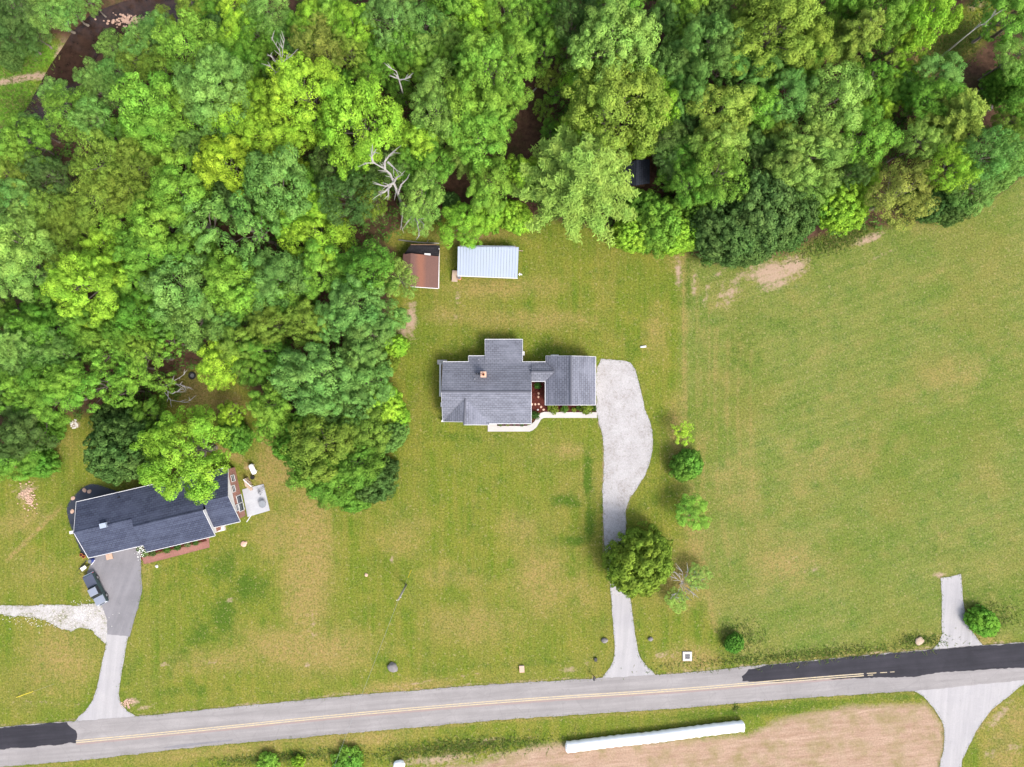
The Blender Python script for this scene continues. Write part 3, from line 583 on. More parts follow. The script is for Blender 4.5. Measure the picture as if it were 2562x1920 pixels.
# ------------------------------------------------------------------ grey house
def grey_house():
    base = T('h', 900, 650, 0); H = thing('ranch_house', base, 'large grey shingled house with brick chimney and attached garage beside gravel drive', 'house')
    h = lambda X, Y, z: T('h', X, Y, z)
    ZR, ZS, ZN = 5.0, 2.75, 2.95; ZB = 3.25
    r0, r1 = h(122, 755, ZR), h(1252, 755, ZR)
    # roof planes
    ns = mk('roof_slope', *slab([r0, h(143, 382, ZN), h(466, 380, ZN), h(464, 308, 2.62), h(672, 308, 2.62), h(674, 400, ZN + .07), h(1140, 400, ZN + .07), h(1142, 382, ZN), h(1256, 382, ZN), r1], .16), 'roof_grey_ew', H)
    mk('roof_slope', *slab([h(674, 402, ZN + .06), h(672, 100, 2.35), h(1142, 100, 2.35), h(1140, 402, ZN + .06)], .14), 'roof_grey_ew', H)
    gr = h(424, 838, 4.75)      # front gable ridge meets the main slope
    mk('roof_slope', *slab([r0, r1, h(1252, 1157, ZS), h(722, 1157, ZS), gr, h(140, 1128, ZS + .1)], .16), 'roof_grey_ew', H)
    gtop = h(408, 1132, 4.55)
    mk('roof_slope', *slab([gr + Vector((0, 0, .02)), h(142, 1130, ZS + .11), h(406, 1134, 4.5)], .15), 'roof_grey_ns', H)
    mk('roof_slope', *slab([gr + Vector((0, 0, .02)), h(408, 1172, 4.5), h(722, 1172, ZS - .02), h(724, 1150, ZS + .02)], .15), 'roof_grey_ns', H)
    ridge_cap(H, r0, r1, 'roof_cap'); ridge_cap(H, gr, h(408, 1172, 4.52), 'roof_cap')
    # connector roof
    c0, c1 = h(1254, 503, 4.05), h(1545, 503, 4.05)
    mk('roof_slope', *slab([c0, c1, h(1434, 382, 2.9), h(1254, 382, 2.9)], .15), 'roof_grey_ew', H)
    mk('roof_slope', *slab([c1, c0, h(1254, 626, 2.8), h(1428, 626, 2.8)], .15), 'roof_grey_ew', H)
    ridge_cap(H, c0, c1, 'roof_cap', .28)
    # garage roof
    g0, g1 = h(1752, 308, 5.0), h(1752, 922, 5.0)
    mk('roof_slope', *slab([g0, g1, h(1430, 922, 2.75), h(1434, 308, 2.75)], .16), 'roof_grey_ns', H)
    mk('roof_slope', *slab([g1, g0, h(2062, 318, 2.75), h(2060, 922, 2.75)], .16), 'roof_grey_ns', H)
    ridge_cap(H, g0, g1, 'roof_cap', .4)
    trims(H, [(h(143, 380, ZN), h(466, 378, ZN)), (h(464, 304, 2.6), h(672, 304, 2.6)), (h(670, 97, 2.33), h(1144, 97, 2.33)), (h(1142, 380, 2.92), h(1434, 380, 2.9)), (h(1254, 628, 2.78), h(1426, 628, 2.78)), (h(1428, 626, 2.73), h(1428, 924, 2.73)),
              (h(2064, 316, 2.73), h(2063, 924, 2.73)), (h(722, 1160, ZS - .03), h(1252, 1160, ZS - .03))])
    trims(H, [(h(1254, 757, ZR - .06), h(1254, 1157, ZS - .06)), (h(1254, 640, 4.3), h(1254, 755, ZR - .06)), (h(462, 308, 2.6), h(464, 380, ZN)), (h(670, 100, 2.33), h(672, 306, 2.75)), (h(1144, 100, 2.33), h(1143, 382, ZN)), (h(122, 757, ZR - .06), h(143, 384, ZN - .04)), (h(121, 757, ZR - .06), h(138, 1128, ZS + .05)),
              (h(140, 1132, ZS + .05), h(406, 1137, 4.44)), (h(406, 1174, 4.44), h(722, 1175, ZS - .08)), (h(405, 1134, 4.42), h(406, 1174, 4.44)), (h(1434, 305, 2.7), h(1752, 305, 4.94)), (h(1752, 305, 4.94), h(2062, 315, 2.7)), (h(1430, 925, 2.7), h(1752, 925, 4.94)), (h(1752, 925, 4.94), h(2060, 925, 2.7)), (h(1434, 310, 2.72), h(1434, 380, 2.72))], .06, .10, 'rake_board', .05)
    # walls
    gable_wall(H, 'wall', h(165, 1105, ZS), h(1225, 1105, ZS), h(150, 755, ZR), h(1228, 755, ZR), h(165, 405, ZN), h(1225, 405, ZN), 'siding')
    mk('wall', *prism([h(690, 125, 0).xy, h(1122, 125, 0).xy, h(1122, 415, 0).xy, h(690, 415, 0).xy], -.05, 2.22), 'siding', H)
    mk('wall', *prism([h(482, 330, 0).xy, h(700, 330, 0).xy, h(700, 420, 0).xy, h(482, 420, 0).xy], -.05, 2.45), 'siding', H)
    mk('wall', *prism([h(1215, 402, 0).xy, h(1455, 402, 0).xy, h(1455, 610, 0).xy, h(1215, 610, 0).xy], -.05, 2.6), 'siding', H)
    gable_wall(H, 'wall', h(1452, 330, 2.75), h(1452, 900, 2.75), h(1752, 330, 5.0), h(1752, 900, 5.0), h(2042, 330, 2.75), h(2042, 900, 2.75), 'siding')
    # front gable wall
    a, b, c = h(175, 1110, ZS), h(415, 1112, 4.3), h(700, 1112, ZS)
    for q in (0,):
        bk = Vector((0, 1.2, 0)); v = [Vector((a.x, a.y, 0)), Vector((c.x, a.y, 0)), Vector((c.x, a.y, 2.5)), Vector((b.x, a.y, 4.25)), Vector((a.x, a.y, 2.5))]
        v = v + [p + bk for p in v]; mk('wall', v, [(0, 1, 2, 3, 4), (9, 8, 7, 6, 5), (0, 5, 6, 1), (1, 6, 7, 2), (2, 7, 8, 3), (3, 8, 9, 4), (4, 9, 5, 0)], 'siding', H)
    yS = h(0, 1105, 2.75).y
    for x in (h(560, 0, 0).x - 9.2 + 0, ): pass
    for X in (860, 1010, 1140): window(H, (h(X, 1105, 1.5).x, yS, 1.5), (1, 0, 0), (0, -1, 0), 1.2, 1.2)
    for X in (250, 380): window(H, (h(X, 1110, 1.5).x, h(175, 1110, ZS).y, 1.5), (1, 0, 0), (0, -1, 0), 1.0, 1.3)
    for X in (780, 1010): window(H, (h(X, 125, 1.4).x, h(690, 125, 0).y, 1.35), (1, 0, 0), (0, 1, 0), 1.3, 1.0)
    xe = h(2042, 330, 2.75).x
    for Y in (450, 740):      # garage doors to the drive
        yc = h(2042, Y, 1.2).y; d = mk('garage_door', *box((xe + .03, yc, 1.08), (.08, 2.5, 2.12)), 'white_trim', H)
        for k in range(4): mk('door_panel', *box((xe + .085, yc, .32 + k*.5), (.05, 2.36, .40)), 'white_plastic', d)
    dr = mk('front_door', *box((h(770, 1105, 1).x, yS - .03, 1.05), (.95, .08, 2.0)), 'terracotta', H); mk('handle', *box((h(770, 1105, 1).x + .36, yS - .09, 1.0), (.05, .06, .14)), 'steel', dr)
    # chimney
    cc = h(652, 540, 5.3); ch = mk('chimney', *box((cc.x, cc.y, 4.55), (.78, .78, 1.6)), 'brick_wall', H)
    mk('chimney_cap', *box((cc.x, cc.y, 5.40), (.90, .90, .12)), 'flagstone', ch); mk('flue', *cyl((cc.x, cc.y, 5.44), .24, .22, 14), 'terracotta', ch); mk('flue_opening', *cyl((cc.x, cc.y, 5.655), .17, .012, 14), 'dark_hole', ch)
    for X, Y, r, m in ((562, 530, .10, 'black_plastic'), (592, 530, .10, 'black_plastic'), (541, 597, .08, 'steel'), (592, 352, .08, 'steel'), (1240, 462, .07, 'steel')):
        z = {530: 4.0, 597: 4.25, 352: 2.75, 462: 3.3}[Y]; p = h(X, Y, z + .3); mk('vent_pipe', *cyl((p.x, p.y, z - .35), r, .75, 10), m, H)
    # west deck with a rail, landing, and small side boxes
    mk('deck_floor', *prism([h(122, 385, .4).xy, h(170, 385, .4).xy, h(170, 800, .4).xy, h(118, 800, .4).xy], .0, .45), 'plank', H)
    l1, l2 = h(108, 400, 1.35), h(106, 815, 1.35)
    mk('deck_rail', *join([bar(l1, l2, .26, .10), bar(l1 - Vector((0, 0, .5)), l2 - Vector((0, 0, .5)), .06, .06)] + [bar((l1.x, l1.y + (l2.y - l1.y)*k/7, .0), (l1.x, l1.y + (l2.y - l1.y)*k/7, 1.35), .10) for k in range(8)] + [bar(l2, l2 + Vector((.6, 0, 0)), .1, .1)]), 'white_trim', H)
    mk('landing', *prism([h(72, 356, .5).xy, h(190, 356, .5).xy, h(190, 412, .5).xy, h(72, 412, .5).xy], -.02, .55), 'concrete', H)
    for X, Y, sx, sy, z in ((1155, 275, .35, .65, .9), (1550, 302, 1.25, .3, .5), (122, 920, .3, .7, .8), (145, 1125, .55, .3, 1.2)):
        p = h(X, Y, z); mk('utility_box', *box((p.x, p.y, z/2), (sx, sy, z)), 'white_trim', H)
    return H
grey_house()

# ------------------------------------------------------------------ brick house
def brick_house():
    k = lambda X, Y, z: T('k', X, Y, z); base = k(900, 650, 0)
    H = thing('brick_house', base, 'long brick house with dark slate blue shingled roof half hidden under tree', 'house')
    ZE, ZR, ZC = 3.35, 5.5, 6.05
    nA, nB = k(165, 467, ZE), k(1690, 117, ZE)
    mk('roof_slope', *slab([nA, k(140, 777, ZR), k(722, 642, ZR), k(736, 716, ZC), k(1436, 552, ZC), k(1441, 466, ZR + .04), k(1690, 411, ZR), nB], .16), 'roof_slate', H)
    mk('roof_slope', *slab([k(722, 642, ZR), k(140, 777, ZR), k(286, 1030, ZE), k(840, 902, ZE)], .16), 'roof_slate', H)
    mk('roof_slope', *slab([k(1436, 552, ZC), k(736, 716, ZC), k(870, 970, ZE + .3), k(1560, 806, ZE + .3)], .16), 'roof_slate', H)
    mk('roof_slope', *slab([k(1690, 411, ZR), k(1441, 466, ZR + .03), k(1538, 726, ZE - .1), k(1812, 664, ZE)], .16), 'roof_slate', H)
    ridge_cap(H, k(140, 777, ZR), k(722, 642, ZR), 'roof_slate', .3); ridge_cap(H, k(736, 716, ZC), k(1436, 552, ZC), 'roof_slate', .3)
    trims(H, [(nA, nB), (k(286, 1033, ZE), k(838, 906, ZE)), (k(870, 974, ZE + .28), k(1560, 810, ZE + .28)), (k(1538, 730, ZE - .12), k(1812, 668, ZE - .02))])
    trims(H, [(k(138, 777, ZR - .06), k(284, 1030, ZE - .06)), (k(138, 777, ZR - .06), k(163, 467, ZE - .06)), (k(1440, 553, ZC - .06), k(1562, 806, ZE + .24)), (k(1692, 411, ZR - .06), k(1814, 664, ZE - .06)), (k(1692, 411, ZR - .06), k(1692, 117, ZE - .06))], .07, .14, 'rake_board', .05)
    # walls: the plan is a long bar turned with the house
    u = (nB - nA); u.z = 0; u.normalize(); v = Vector((-u.y, u.x, 0))
    sA, sB = k(286, 1030, ZE), k(1812, 664, ZE); rA, rB = k(140, 777, ZR), k(1690, 411, ZR)
    ins = .35
    # west body
    e0 = sA + u*ins + v*ins; f0 = nA + u*ins - v*ins; mids = k(790, 912, ZE) + v*ins
    r0 = rA + u*ins; r1 = k(722, 642, ZR); f1 = f0 + u*((mids - e0).dot(u)); e1 = e0 + u*((mids - e0).dot(u))
    gable_wall(H, 'wall', e0, e1, r0, r0 + u*((mids - e0).dot(u)), f0, f1, 'brick_wall')
    # east body, brick below and white gable above
    e1 = sB - u*ins + v*ins; f1 = nB - u*ins - v*ins; L = (e1 - mids).dot(u)
    re = rB - u*ins
    def pr(a): return Vector((a.x, a.y, 0))
    bl = [pr(e1 - u*L), pr(e1), pr(f1), pr(f1 - u*L)]
    mk('wall', *prism(bl, -.05, ZE - .25), 'brick_wall', H)
    ew = [e1 + u*.03, re + u*.03, f1 + u*.03]; low = [Vector((p.x, p.y, ZE - .26)) for p in ew]
    v6 = [Vector((ew[0].x, ew[0].y, ZE - .26)), Vector((ew[2].x, ew[2].y, ZE - .26)), Vector((re.x, re.y, ZR - .24)) + u*.03]; v6 = v6 + [p - u*.3 for p in v6]
    mk('gable_panel', v6, [(0, 1, 2), (5, 4, 3), (0, 3, 4, 1), (1, 4, 5, 2), (2, 5, 3, 0)], 'white_trim', H)
    # raised centre body: white cheek walls under the higher roof
    c0, c1 = k(1436, 552, ZC), k(1560, 806, ZE + .3); d0, d1 = k(736, 716, ZC), k(870, 970, ZE + .3)
    for p, q, s in ((c0, c1, -1), (d0, d1, 1)):
        a_, b_ = p + u*s*.12, q + u*s*.12 + v*.3; vv = [Vector((a_.x, a_.y, 2.6)), Vector((b_.x, b_.y, 2.6)), b_ - Vector((0, 0, .18)), a_ - Vector((0, 0, .18))]; vv = vv + [x + u*s*.15 for x in vv]
        mk('cheek_wall', vv, [(0, 1, 2, 3), (7, 6, 5, 4), (0, 4, 5, 1), (1, 5, 6, 2), (2, 6, 7, 3), (3, 7, 4, 0)], 'white_trim', H)
    w0, w1 = d1 + v*.35 + u*.3, c1 + v*.35 - u*.3
    mk('wall', *prism([pr(w0), pr(w1), pr(w1 + v*1.6), pr(w0 + v*1.6)], -.05, ZE), 'brick_wall', H)
    # windows of the east wall
    ec, en = (e1 + f1)/2, u
    span = (f1 - e1).length
    for t, z, w, hh in ((.22, 2.35, .85, .95), (.60, 2.30, .9, .95), (.80, 1.7, .9, 1.1)):
        p = e1 + (f1 - e1)*t; window(H, (p.x, p.y, z), (f1 - e1), en, w, hh)
    for t in (.20, .36):
        p = e1 + (f1 - e1)*t; window(H, (p.x, p.y, 1.02), (f1 - e1), en, 1.15, 1.75, False)
    for t in (.15, .4, .75):
        p = w0 + (w1 - w0)*t; window(H, (p.x, p.y, 1.7), u, -v, 1.3, 1.2)
    p = e0 + u*3.2; gd = mk('garage_door', *bar(Vector((p.x, p.y, 1.1)) - u*1.5 - v*.03, Vector((p.x, p.y, 1.1)) + u*1.5 - v*.03, .1, 2.1), 'white_trim', H)
    # roof vent box, side chute, vent dot
    c = k(433, 705, 5.75); mk('roof_vent', *box((c.x, c.y, 5.62), (1.0, .75, .5), R(13)), 'metal_sheet', H)
    c = k(112, 775, 2.2); mk('meter_box', *box((c.x, c.y, 1.1), (.55, .45, 2.2), R(13)), 'white_trim', H)
    c = k(577, 425, 4.3); mk('vent_pipe', *cyl((c.x, c.y, 3.6), .08, .7, 8), 'black_plastic', H)
    c = k(1612, 742, .5); mk('step', *box((c.x, c.y, .25), (1.4, .7, .5), R(13)), 'pale_stone', H)
    # side steps with white rail by the patio
    for i in range(4):
        c = k(1868 + i*16, 272 + i*14, 1.0 - i*.24); mk('stair_tread', *box((c.x, c.y, (1.0 - i*.24)/2), (.42, 1.3, 1.0 - i*.24), R(13)), 'pale_plank', H)
    a, b = k(1845, 242, 1.5), k(1922, 310, .9)
    mk('stair_rail', *join([bar(a, b, .12, .10), bar((a.x, a.y, .1), a, .10), bar((b.x, b.y, .05), b, .10)]), 'white_trim', H)
    a, b = k(1925, 600, .9), k(1880, 668, .9)
    mk('downspout', *join([bar(k(1925, 600, 2.6), b, .12)]), 'white_trim', H)
brick_house()

# ------------------------------------------------------------------ metal shed, brick shed, cabin
def metal_shed():
    s = lambda X, Y, z: T('s', X, Y, z); H = thing('metal_shed', s(1520, 420, 0), 'open shed with pale blue corrugated metal roof on the back lawn', 'shed')
    a, b, c, d = s(1046, 172, 3.0), s(2012, 182, 3.0), s(1992, 668, 2.5), s(1038, 632, 2.5); n = 21
    for i in range(n):
        t0, t1 = i/n, (i + 1)/n - .004; p = [a.lerp(b, t0), a.lerp(b, t1), d.lerp(c, t1), d.lerp(c, t0)]
        lift = Vector((0, 0, .009)); m0, m1 = p[0].lerp(p[1], .86), p[3].lerp(p[2], .86); q0, q1 = p[0].lerp(p[1], .93), p[3].lerp(p[2], .93)
        top = [p[0], m0, q0 + lift*2.2, p[1]]; bot = [p[3], m1, q1 + lift*2.2, p[2]]
        V = top + bot + [x - Vector((0, 0, .05)) for x in top + bot]
        F = [(j, j+1, 5+j, 4+j) for j in range(3)] + [(8+j, 12+j, 13+j, 9+j) for j in range(3)] + [(0, 4, 12, 8), (3, 11, 15, 7), (0, 8, 9, 1), (1, 9, 10, 2), (2, 10, 11, 3), (4, 5, 13, 12), (5, 6, 14, 13), (6, 7, 15, 14)]
        mk('roof_panel', V, F, 'metal_sheet', H)
    fr = [s(1100, 215, 0), s(1960, 225, 0), s(1945, 640, 0), s(1090, 605, 0)]
    for i, p in enumerate(fr + [fr[3].lerp(fr[2], .33), fr[3].lerp(fr[2], .66)]): mk('post', *bar((p.x, p.y, -.05), (p.x, p.y, 2.85 if i < 2 else 2.42), .16), 'plank', H)
    mk('back_wall', *bar(Vector((fr[0].x, fr[0].y, 1.42)), Vector((fr[1].x, fr[1].y, 1.42)), .08, 2.8), 'metal_sheet', H)
    mk('side_wall', *bar(Vector((fr[0].x, fr[0].y - .1, 1.2)), Vector((fr[3].x, fr[3].y, 1.2)), .08, 2.3), 'metal_sheet', H); mk('side_wall', *bar(Vector((fr[1].x, fr[1].y - .1, 1.2)), Vector((fr[2].x, fr[2].y, 1.2)), .08, 2.3), 'metal_sheet', H)
    mk('fascia_board', *bar(s(1040, 638, 2.44), s(1994, 676, 2.44), .10, .16), 'white_trim', H)
metal_shed()
def brick_shed():
    s = lambda X, Y, z: T('s', X, Y, z); H = thing('wooden_shed', s(480, 560, 0), 'old shed with rust red roof and black tarred lean-to under the trees', 'shed')
    rN, rS = s(300, 278, 3.3), s(285, 800, 3.3)
    mk('roof_slope', *slab([rN, rS, s(735, 832, 2.4), s(745, 330, 2.4)], .12), 'roof_rust', H)
    mk('roof_slope', *slab([rS, rN, s(180, 300, 2.8), s(165, 790, 2.8)], .12), 'roof_rust', H)
    mk('lean_to_roof', *slab([s(200, 292, 2.35), s(748, 326, 2.3), s(762, 152, 2.1), s(300, 150, 2.1)], .10), 'roof_tar', H)
    mk('wall', *prism([s(215, 320, 0).xy, s(715, 350, 0).xy, s(705, 795, 0).xy, s(215, 770, 0).xy], -.05, 2.28), 'plank', H)
    mk('wall', *prism([s(330, 175, 0).xy, s(735, 175, 0).xy, s(722, 352, 0).xy, s(300, 330, 0).xy], -.05, 1.98), 'plank', H)
    trims(H, [(s(750, 200, 2.15), s(742, 832, 2.38)), (s(290, 804, 3.2), s(735, 836, 2.36))], .12, .14, 'fascia_board', .05)
    mk('gutter', *bar(s(755, 215, 2.05), s(746, 838, 2.25), .12, .1), 'pale_plank', H)
    c = s(565, 300, 2.6); mk('roof_hatch', *box((c.x, c.y, 2.52), (.95, .38, .3), R(-3)), 'white_trim', H)
    d = mk('door', *box((s(728, 600, 1).x, s(715, 600, 1).y, 1.0), (.08, 1.0, 2.0)), 'pale_plank', H); 
brick_shed()
def cabin():
    b = lambda X, Y, z: T('B', X, Y, z); H = thing('dark_cabin', b(1905, 1110, 0), 'small cabin with near black roof showing between the forest trees', 'cabin')
    r0, r1 = b(1912, 1030, 4.0), b(1905, 1195, 4.0)
    mk('roof_slope', *slab([r0, r1, b(1995, 1180, 2.8), b(1995, 1025, 2.8)], .12), 'roof_black', H)
    mk('roof_slope', *slab([r1, r0, b(1830, 1060, 2.8), b(1825, 1190, 2.8)], .12), 'roof_black', H)
    gable_wall(H, 'wall', b(1845, 1060, 2.8), b(1845, 1175, 2.8), b(1910, 1045, 4.0), b(1907, 1180, 4.0), b(1980, 1040, 2.8), b(1980, 1170, 2.8), 'plank')
    w = b(1907, 1185, 1.2); mk('door', *box((w.x, w.y + .02, 1.0), (.8, .08, 1.9)), 'pale_plank', H)
cabin()

# ------------------------------------------------------------------ pickup truck
def pickup():
    c = W(236.5, 1476.5, 1.05); hd = math.atan2(-840, 425)
    Tk = thing('pickup_truck', (c.x, c.y, 0.03), 'dark green pickup truck with covered bed, sky sheen painted on roof, on the grey drive', 'truck', None, hd)
    L = lambda n, vf, m, p=Tk, sm=False: mk(n, *vf, m, p, sm, local=True)
    def hexa(x0, x1, y, z0, z1, tx0=0, tx1=0, ty=0):
        v = [(x0, -y, z0), (x1, -y, z0), (x1, y, z0), (x0, y, z0), (x0 + tx0, -y + ty, z1), (x1 - tx1, -y + ty, z1), (x1 - tx1, y - ty, z1), (x0 + tx0, y - ty, z1)]
        return [Vector(p) for p in v], [(0, 1, 2, 3)[::-1], (4, 5, 6, 7), (0, 1, 5, 4), (1, 2, 6, 5), (2, 3, 7, 6), (3, 0, 4, 7)]
    body = L('body', join([hexa(-2.62, 2.55, .93, .42, .80, 0, .02, 0), hexa(-2.60, 2.52, .93, .80, 1.02, .03, .08, .06)]), 'truck_paint')
    hood = L('hood', hexa(1.12, 2.50, .86, 1.02, 1.14, .05, .10, .08), 'truck_sky_sheen')
    L('bed_cover', hexa(-2.55, -.72, .84, 1.02, 1.09, .02, .02, .03), 'tonneau'); L('tailgate', hexa(-2.66, -2.57, .86, .55, 1.05), 'truck_paint')
    cabin_ = L('cab', hexa(-.66, 1.35, .84, 1.02, 1.60, .22, .62, .16), 'truck_paint')
    L('roof', hexa(-.46, .76, .70, 1.60, 1.66, .05, .06, .05), 'truck_sky_sheen', cabin_)
    def pane(pts, n=(0, 0, 1), d=.012):
        p = [Vector(q) for q in pts]; nn = (p[1]-p[0]).cross(p[2]-p[0]).normalized(); cc = sum(p, Vector())/4
        if nn.dot(Vector(n)) < 0: nn = -nn
        p2 = [q + nn*d for q in p]; return p2 + [q - nn*.02 for q in p2], [(0, 1, 2, 3), (7, 6, 5, 4), (0, 4, 5, 1), (1, 5, 6, 2), (2, 6, 7, 3), (3, 7, 4, 0)]
    L('windscreen', pane([(1.27, -.74, 1.08), (1.27, .74, 1.08), (.78, .64, 1.57), (.78, -.64, 1.57)], (1, 0, 1)), 'glass_dark', cabin_)
    L('rear_window', pane([(-.64, -.70, 1.10), (-.64, .70, 1.10), (-.46, .62, 1.55), (-.46, -.62, 1.55)], (-1, 0, 1)), 'glass_dark', cabin_)
    for s_ in (-1, 1):
        L('side_window', pane([(-.50, s_*.835, 1.07), (1.16, s_*.835, 1.07), (.70, s_*.70, 1.54), (-.40, s_*.70, 1.54)], (0, s_, .3)), 'glass_dark', cabin_)
        L('mirror', join([blob((1.02, s_*1.03, 1.13), (.07, .13, .10), 1, .05, 1)]), 'black_plastic')
        for x in (-1.62, 1.62):
            w = L('wheel', tube([(x, s_*.70, .37), (x, s_*.96, .37)], [.37, .37], 18), 'tyre'); L('rim', tube([(x, s_*.962, .37), (x, s_*.975, .37)], [.24, .22], 14), 'steel', w)
        L('headlight', box((2.54, s_*.66, .80), (.08, .36, .18)), 'lamp_lens'); L('tail_light', box((-2.645, s_*.87, .85), (.07, .14, .34)), 'red_lens')
    L('front_bumper', box((2.60, 0, .55), (.16, 1.82, .22)), 'chrome'); L('rear_bumper', box((-2.72, 0, .55), (.16, 1.78, .20)), 'chrome'); L('grille', box((2.56, 0, .80), (.06, .9, .20)), 'black_plastic')
pickup()

# ------------------------------------------------------------------ foliage
def leaf_mesh(name, C, N, size, aspect, tint, mat):
    C = np.asarray(C, float); N = np.asarray(N, float); n = len(C)
    N = N/np.maximum(np.linalg.norm(N, axis=1, keepdims=True), 1e-6)
    r = rng.normal(size=(n, 3)); t = r - (r*N).sum(1, keepdims=True)*N; t /= np.maximum(np.linalg.norm(t, axis=1, keepdims=True), 1e-6); b = np.cross(N, t)
    s = np.asarray(size).reshape(-1, 1); a = aspect
    bend = N*s*0.18
    V = np.stack([C - t*s - bend, C + b*s*a, C + t*s - bend, C - b*s*a], 1).reshape(-1, 3)
    me = bpy.data.meshes.new(name); me.vertices.add(4*n); me.vertices.foreach_set('co', V.ravel())
    me.loops.add(4*n); me.polygons.add(n); me.loops.foreach_set('vertex_index', np.arange(4*n, dtype=np.int32)); me.polygons.foreach_set('loop_start', np.arange(0, 4*n, 4, dtype=np.int32))
    me.update(calc_edges=True)
    at = me.attributes.new('tint', 'FLOAT', 'POINT'); at.data.foreach_set('value', np.repeat(np.clip(tint, 0, 1), 4).astype(np.float32))
    me.materials.append(MATS[mat]); return me
def dirs(n, zmin=-0.3):
    z = rng.uniform(zmin, 1, n); a = rng.uniform(0, 2*np.pi, n); r = np.sqrt(1 - z*z); return np.stack([r*np.cos(a), r*np.sin(a), z], 1)
def clumped(boughs, rc, per, leaf, zmin=-0.35, flat=0.9, dens=1.0, jit=0.16, fill=0.35):
    """leaves on small clumps that cover the boughs (centre, radius), with some leaves inside"""
    C, N, Sz, Tn = [], [], [], []
    B = np.array([b[:3] for b in boughs]); Rb = np.array([b[3] for b in boughs]); rm = 0.5*(rc[0]+rc[1])
    for i, (bc, rb) in enumerate(zip(B, Rb)):
        k = max(5, int(dens*2.6*rb*rb/(rm*rm))); d = dirs(k, zmin); bt = rng.normal(0.5, 0.09)
        cc = bc + d*rb*rng.uniform(0.80, 1.12, (k, 1))*np.array([1, 1, flat])
        for q, dq in zip(cc, d):
            if any(np.linalg.norm(q - B[j]) < Rb[j]*0.74 for j in range(len(B)) if j != i): continue
            r_ = rc[0] + (rc[1]-rc[0])*rng.uniform()**1.4; m = int(per*(r_/rm)**2*rng.uniform(.85, 1.2)); ld = dirs(m, -0.5); ax = rng.uniform(.72, 1.3, 3)*np.array([1, 1, .9])
            ld = ld*0.9 + dq*0.45; ld /= np.linalg.norm(ld, axis=1, keepdims=True)
            C.append(q + ld*r_*rng.uniform(0.70, 1.08, (m, 1))*ax); N.append(ld*1.3 + dq*.3 + rng.normal(0, .32, (m, 3)))
            Sz.append(rng.uniform(leaf[0], leaf[1], m)); ct = bt + rng.normal(0, .11); Tn.append(ct + rng.normal(0, jit*1.15, m))
        m = int(fill*k*per*.5); d = dirs(m, -.6); C.append(bc + d*rb*rng.uniform(.35, .8, (m, 1))*np.array([1, 1, flat])); N.append(d + rng.normal(0, .6, (m, 3))); Sz.append(rng.uniform(leaf[0], leaf[1], m)*1.15); Tn.append(bt + rng.normal(0, jit, m))
    return np.concatenate(C), np.concatenate(N), np.concatenate(Sz), np.concatenate(Tn)
def limbs_mesh(name, H, r0, boughs, top=0.82, mat='grey_bark', lean=0.3):
    parts = []; zt = H*top; n = 7; wob = [(random.uniform(-lean, lean), random.uniform(-lean, lean)) for _ in range(n)]; wob[0] = (0, 0)
    path = [(wob[i][0], wob[i][1], -0.15 + zt*i/(n-1)) for i in range(n)]
    parts.append(tube(path, [r0*(1.25 if i == 0 else 1)*(1 - .8*i/(n-1)) for i in range(n)], 7))
    for b in boughs:
        z0 = max(zt*.3, min(zt*.9, b[2] - .9*math.hypot(b[0], b[1]) - .3)); t = z0/zt*(n-1); i = min(int(t), n-2); a = Vector(path[i]).lerp(Vector(path[i+1]), t - i)
        e = Vector(b[:3]); mid = a.lerp(e, .5) + Vector((random.uniform(-.3, .3), random.uniform(-.3, .3), .25)); rr = max(.04, r0*.38)
        parts.append(tube([a, mid, e], [rr, rr*.65, rr*.25], 5))
    V, F = join(parts); me = bpy.data.meshes.new(name); me.from_pydata([tuple(v) for v in V], [], F); me.update(); me.materials.append(MATS[mat])
    me.polygons.foreach_set('use_smooth', [True]*len(F)); return me

PROTO = {}
def ring_boughs(Rr, H, n_ring, spread, rb, z_lo, z_hi, centre=True):
    out = []
    if centre: out.append((random.uniform(-.12, .12)*Rr, random.uniform(-.12, .12)*Rr, H - rb[1]*Rr*.95, rb[1]*Rr*.95))
    off = random.uniform(0, 6.28)
    for i in range(n_ring):
        a = off + 2*math.pi*(i + random.uniform(-.28, .28))/n_ring; d = random.uniform(*spread)*Rr; r_ = random.uniform(*rb)*Rr
        d = min(d, Rr*1.02 - r_*.9); out.append((math.cos(a)*d, math.sin(a)*d, H - r_ - random.uniform(z_lo, z_hi)*Rr, r_))
    return out
def proto(kind, i, Rr, H, boughs, leaves, mat='leaf', aspect=0.62, trunk_r=None, top=.8):
    C, N, Sz, Tn = leaves
    PROTO.setdefault(kind, []).append((leaf_mesh(f'{kind}_crown', C, N, Sz, aspect, Tn, mat), limbs_mesh(f'{kind}_trunk', H, trunk_r or .045*Rr + .06, boughs, top), Rr, H))
for i in range(6):      # broad crowns with rounded clumps
    b = ring_boughs(4.5, 14, random.choice((5, 6, 7)), (.54, .68), (.25, .38), .22, .62); b += ring_boughs(4.5, 11.0, 8, (.70, .84), (.18, .27), .1, .8, False)
    proto('lobed', i, 4.5, 14, b, clumped(b, (.34, 1.0), 112, (.08, .155)))
for i in range(4):      # fine hazy crowns
    b = ring_boughs(4.5, 14, 9, (.42, .72), (.22, .36), .05, .5); b += ring_boughs(4.5, 12.0, 7, (.6, .82), (.18, .26), .1, .6, False)
    proto('fine', i, 4.5, 14, b, clumped(b, (.26, .74), 58, (.075, .135), -.3, .95, .95, .16), aspect=.5)
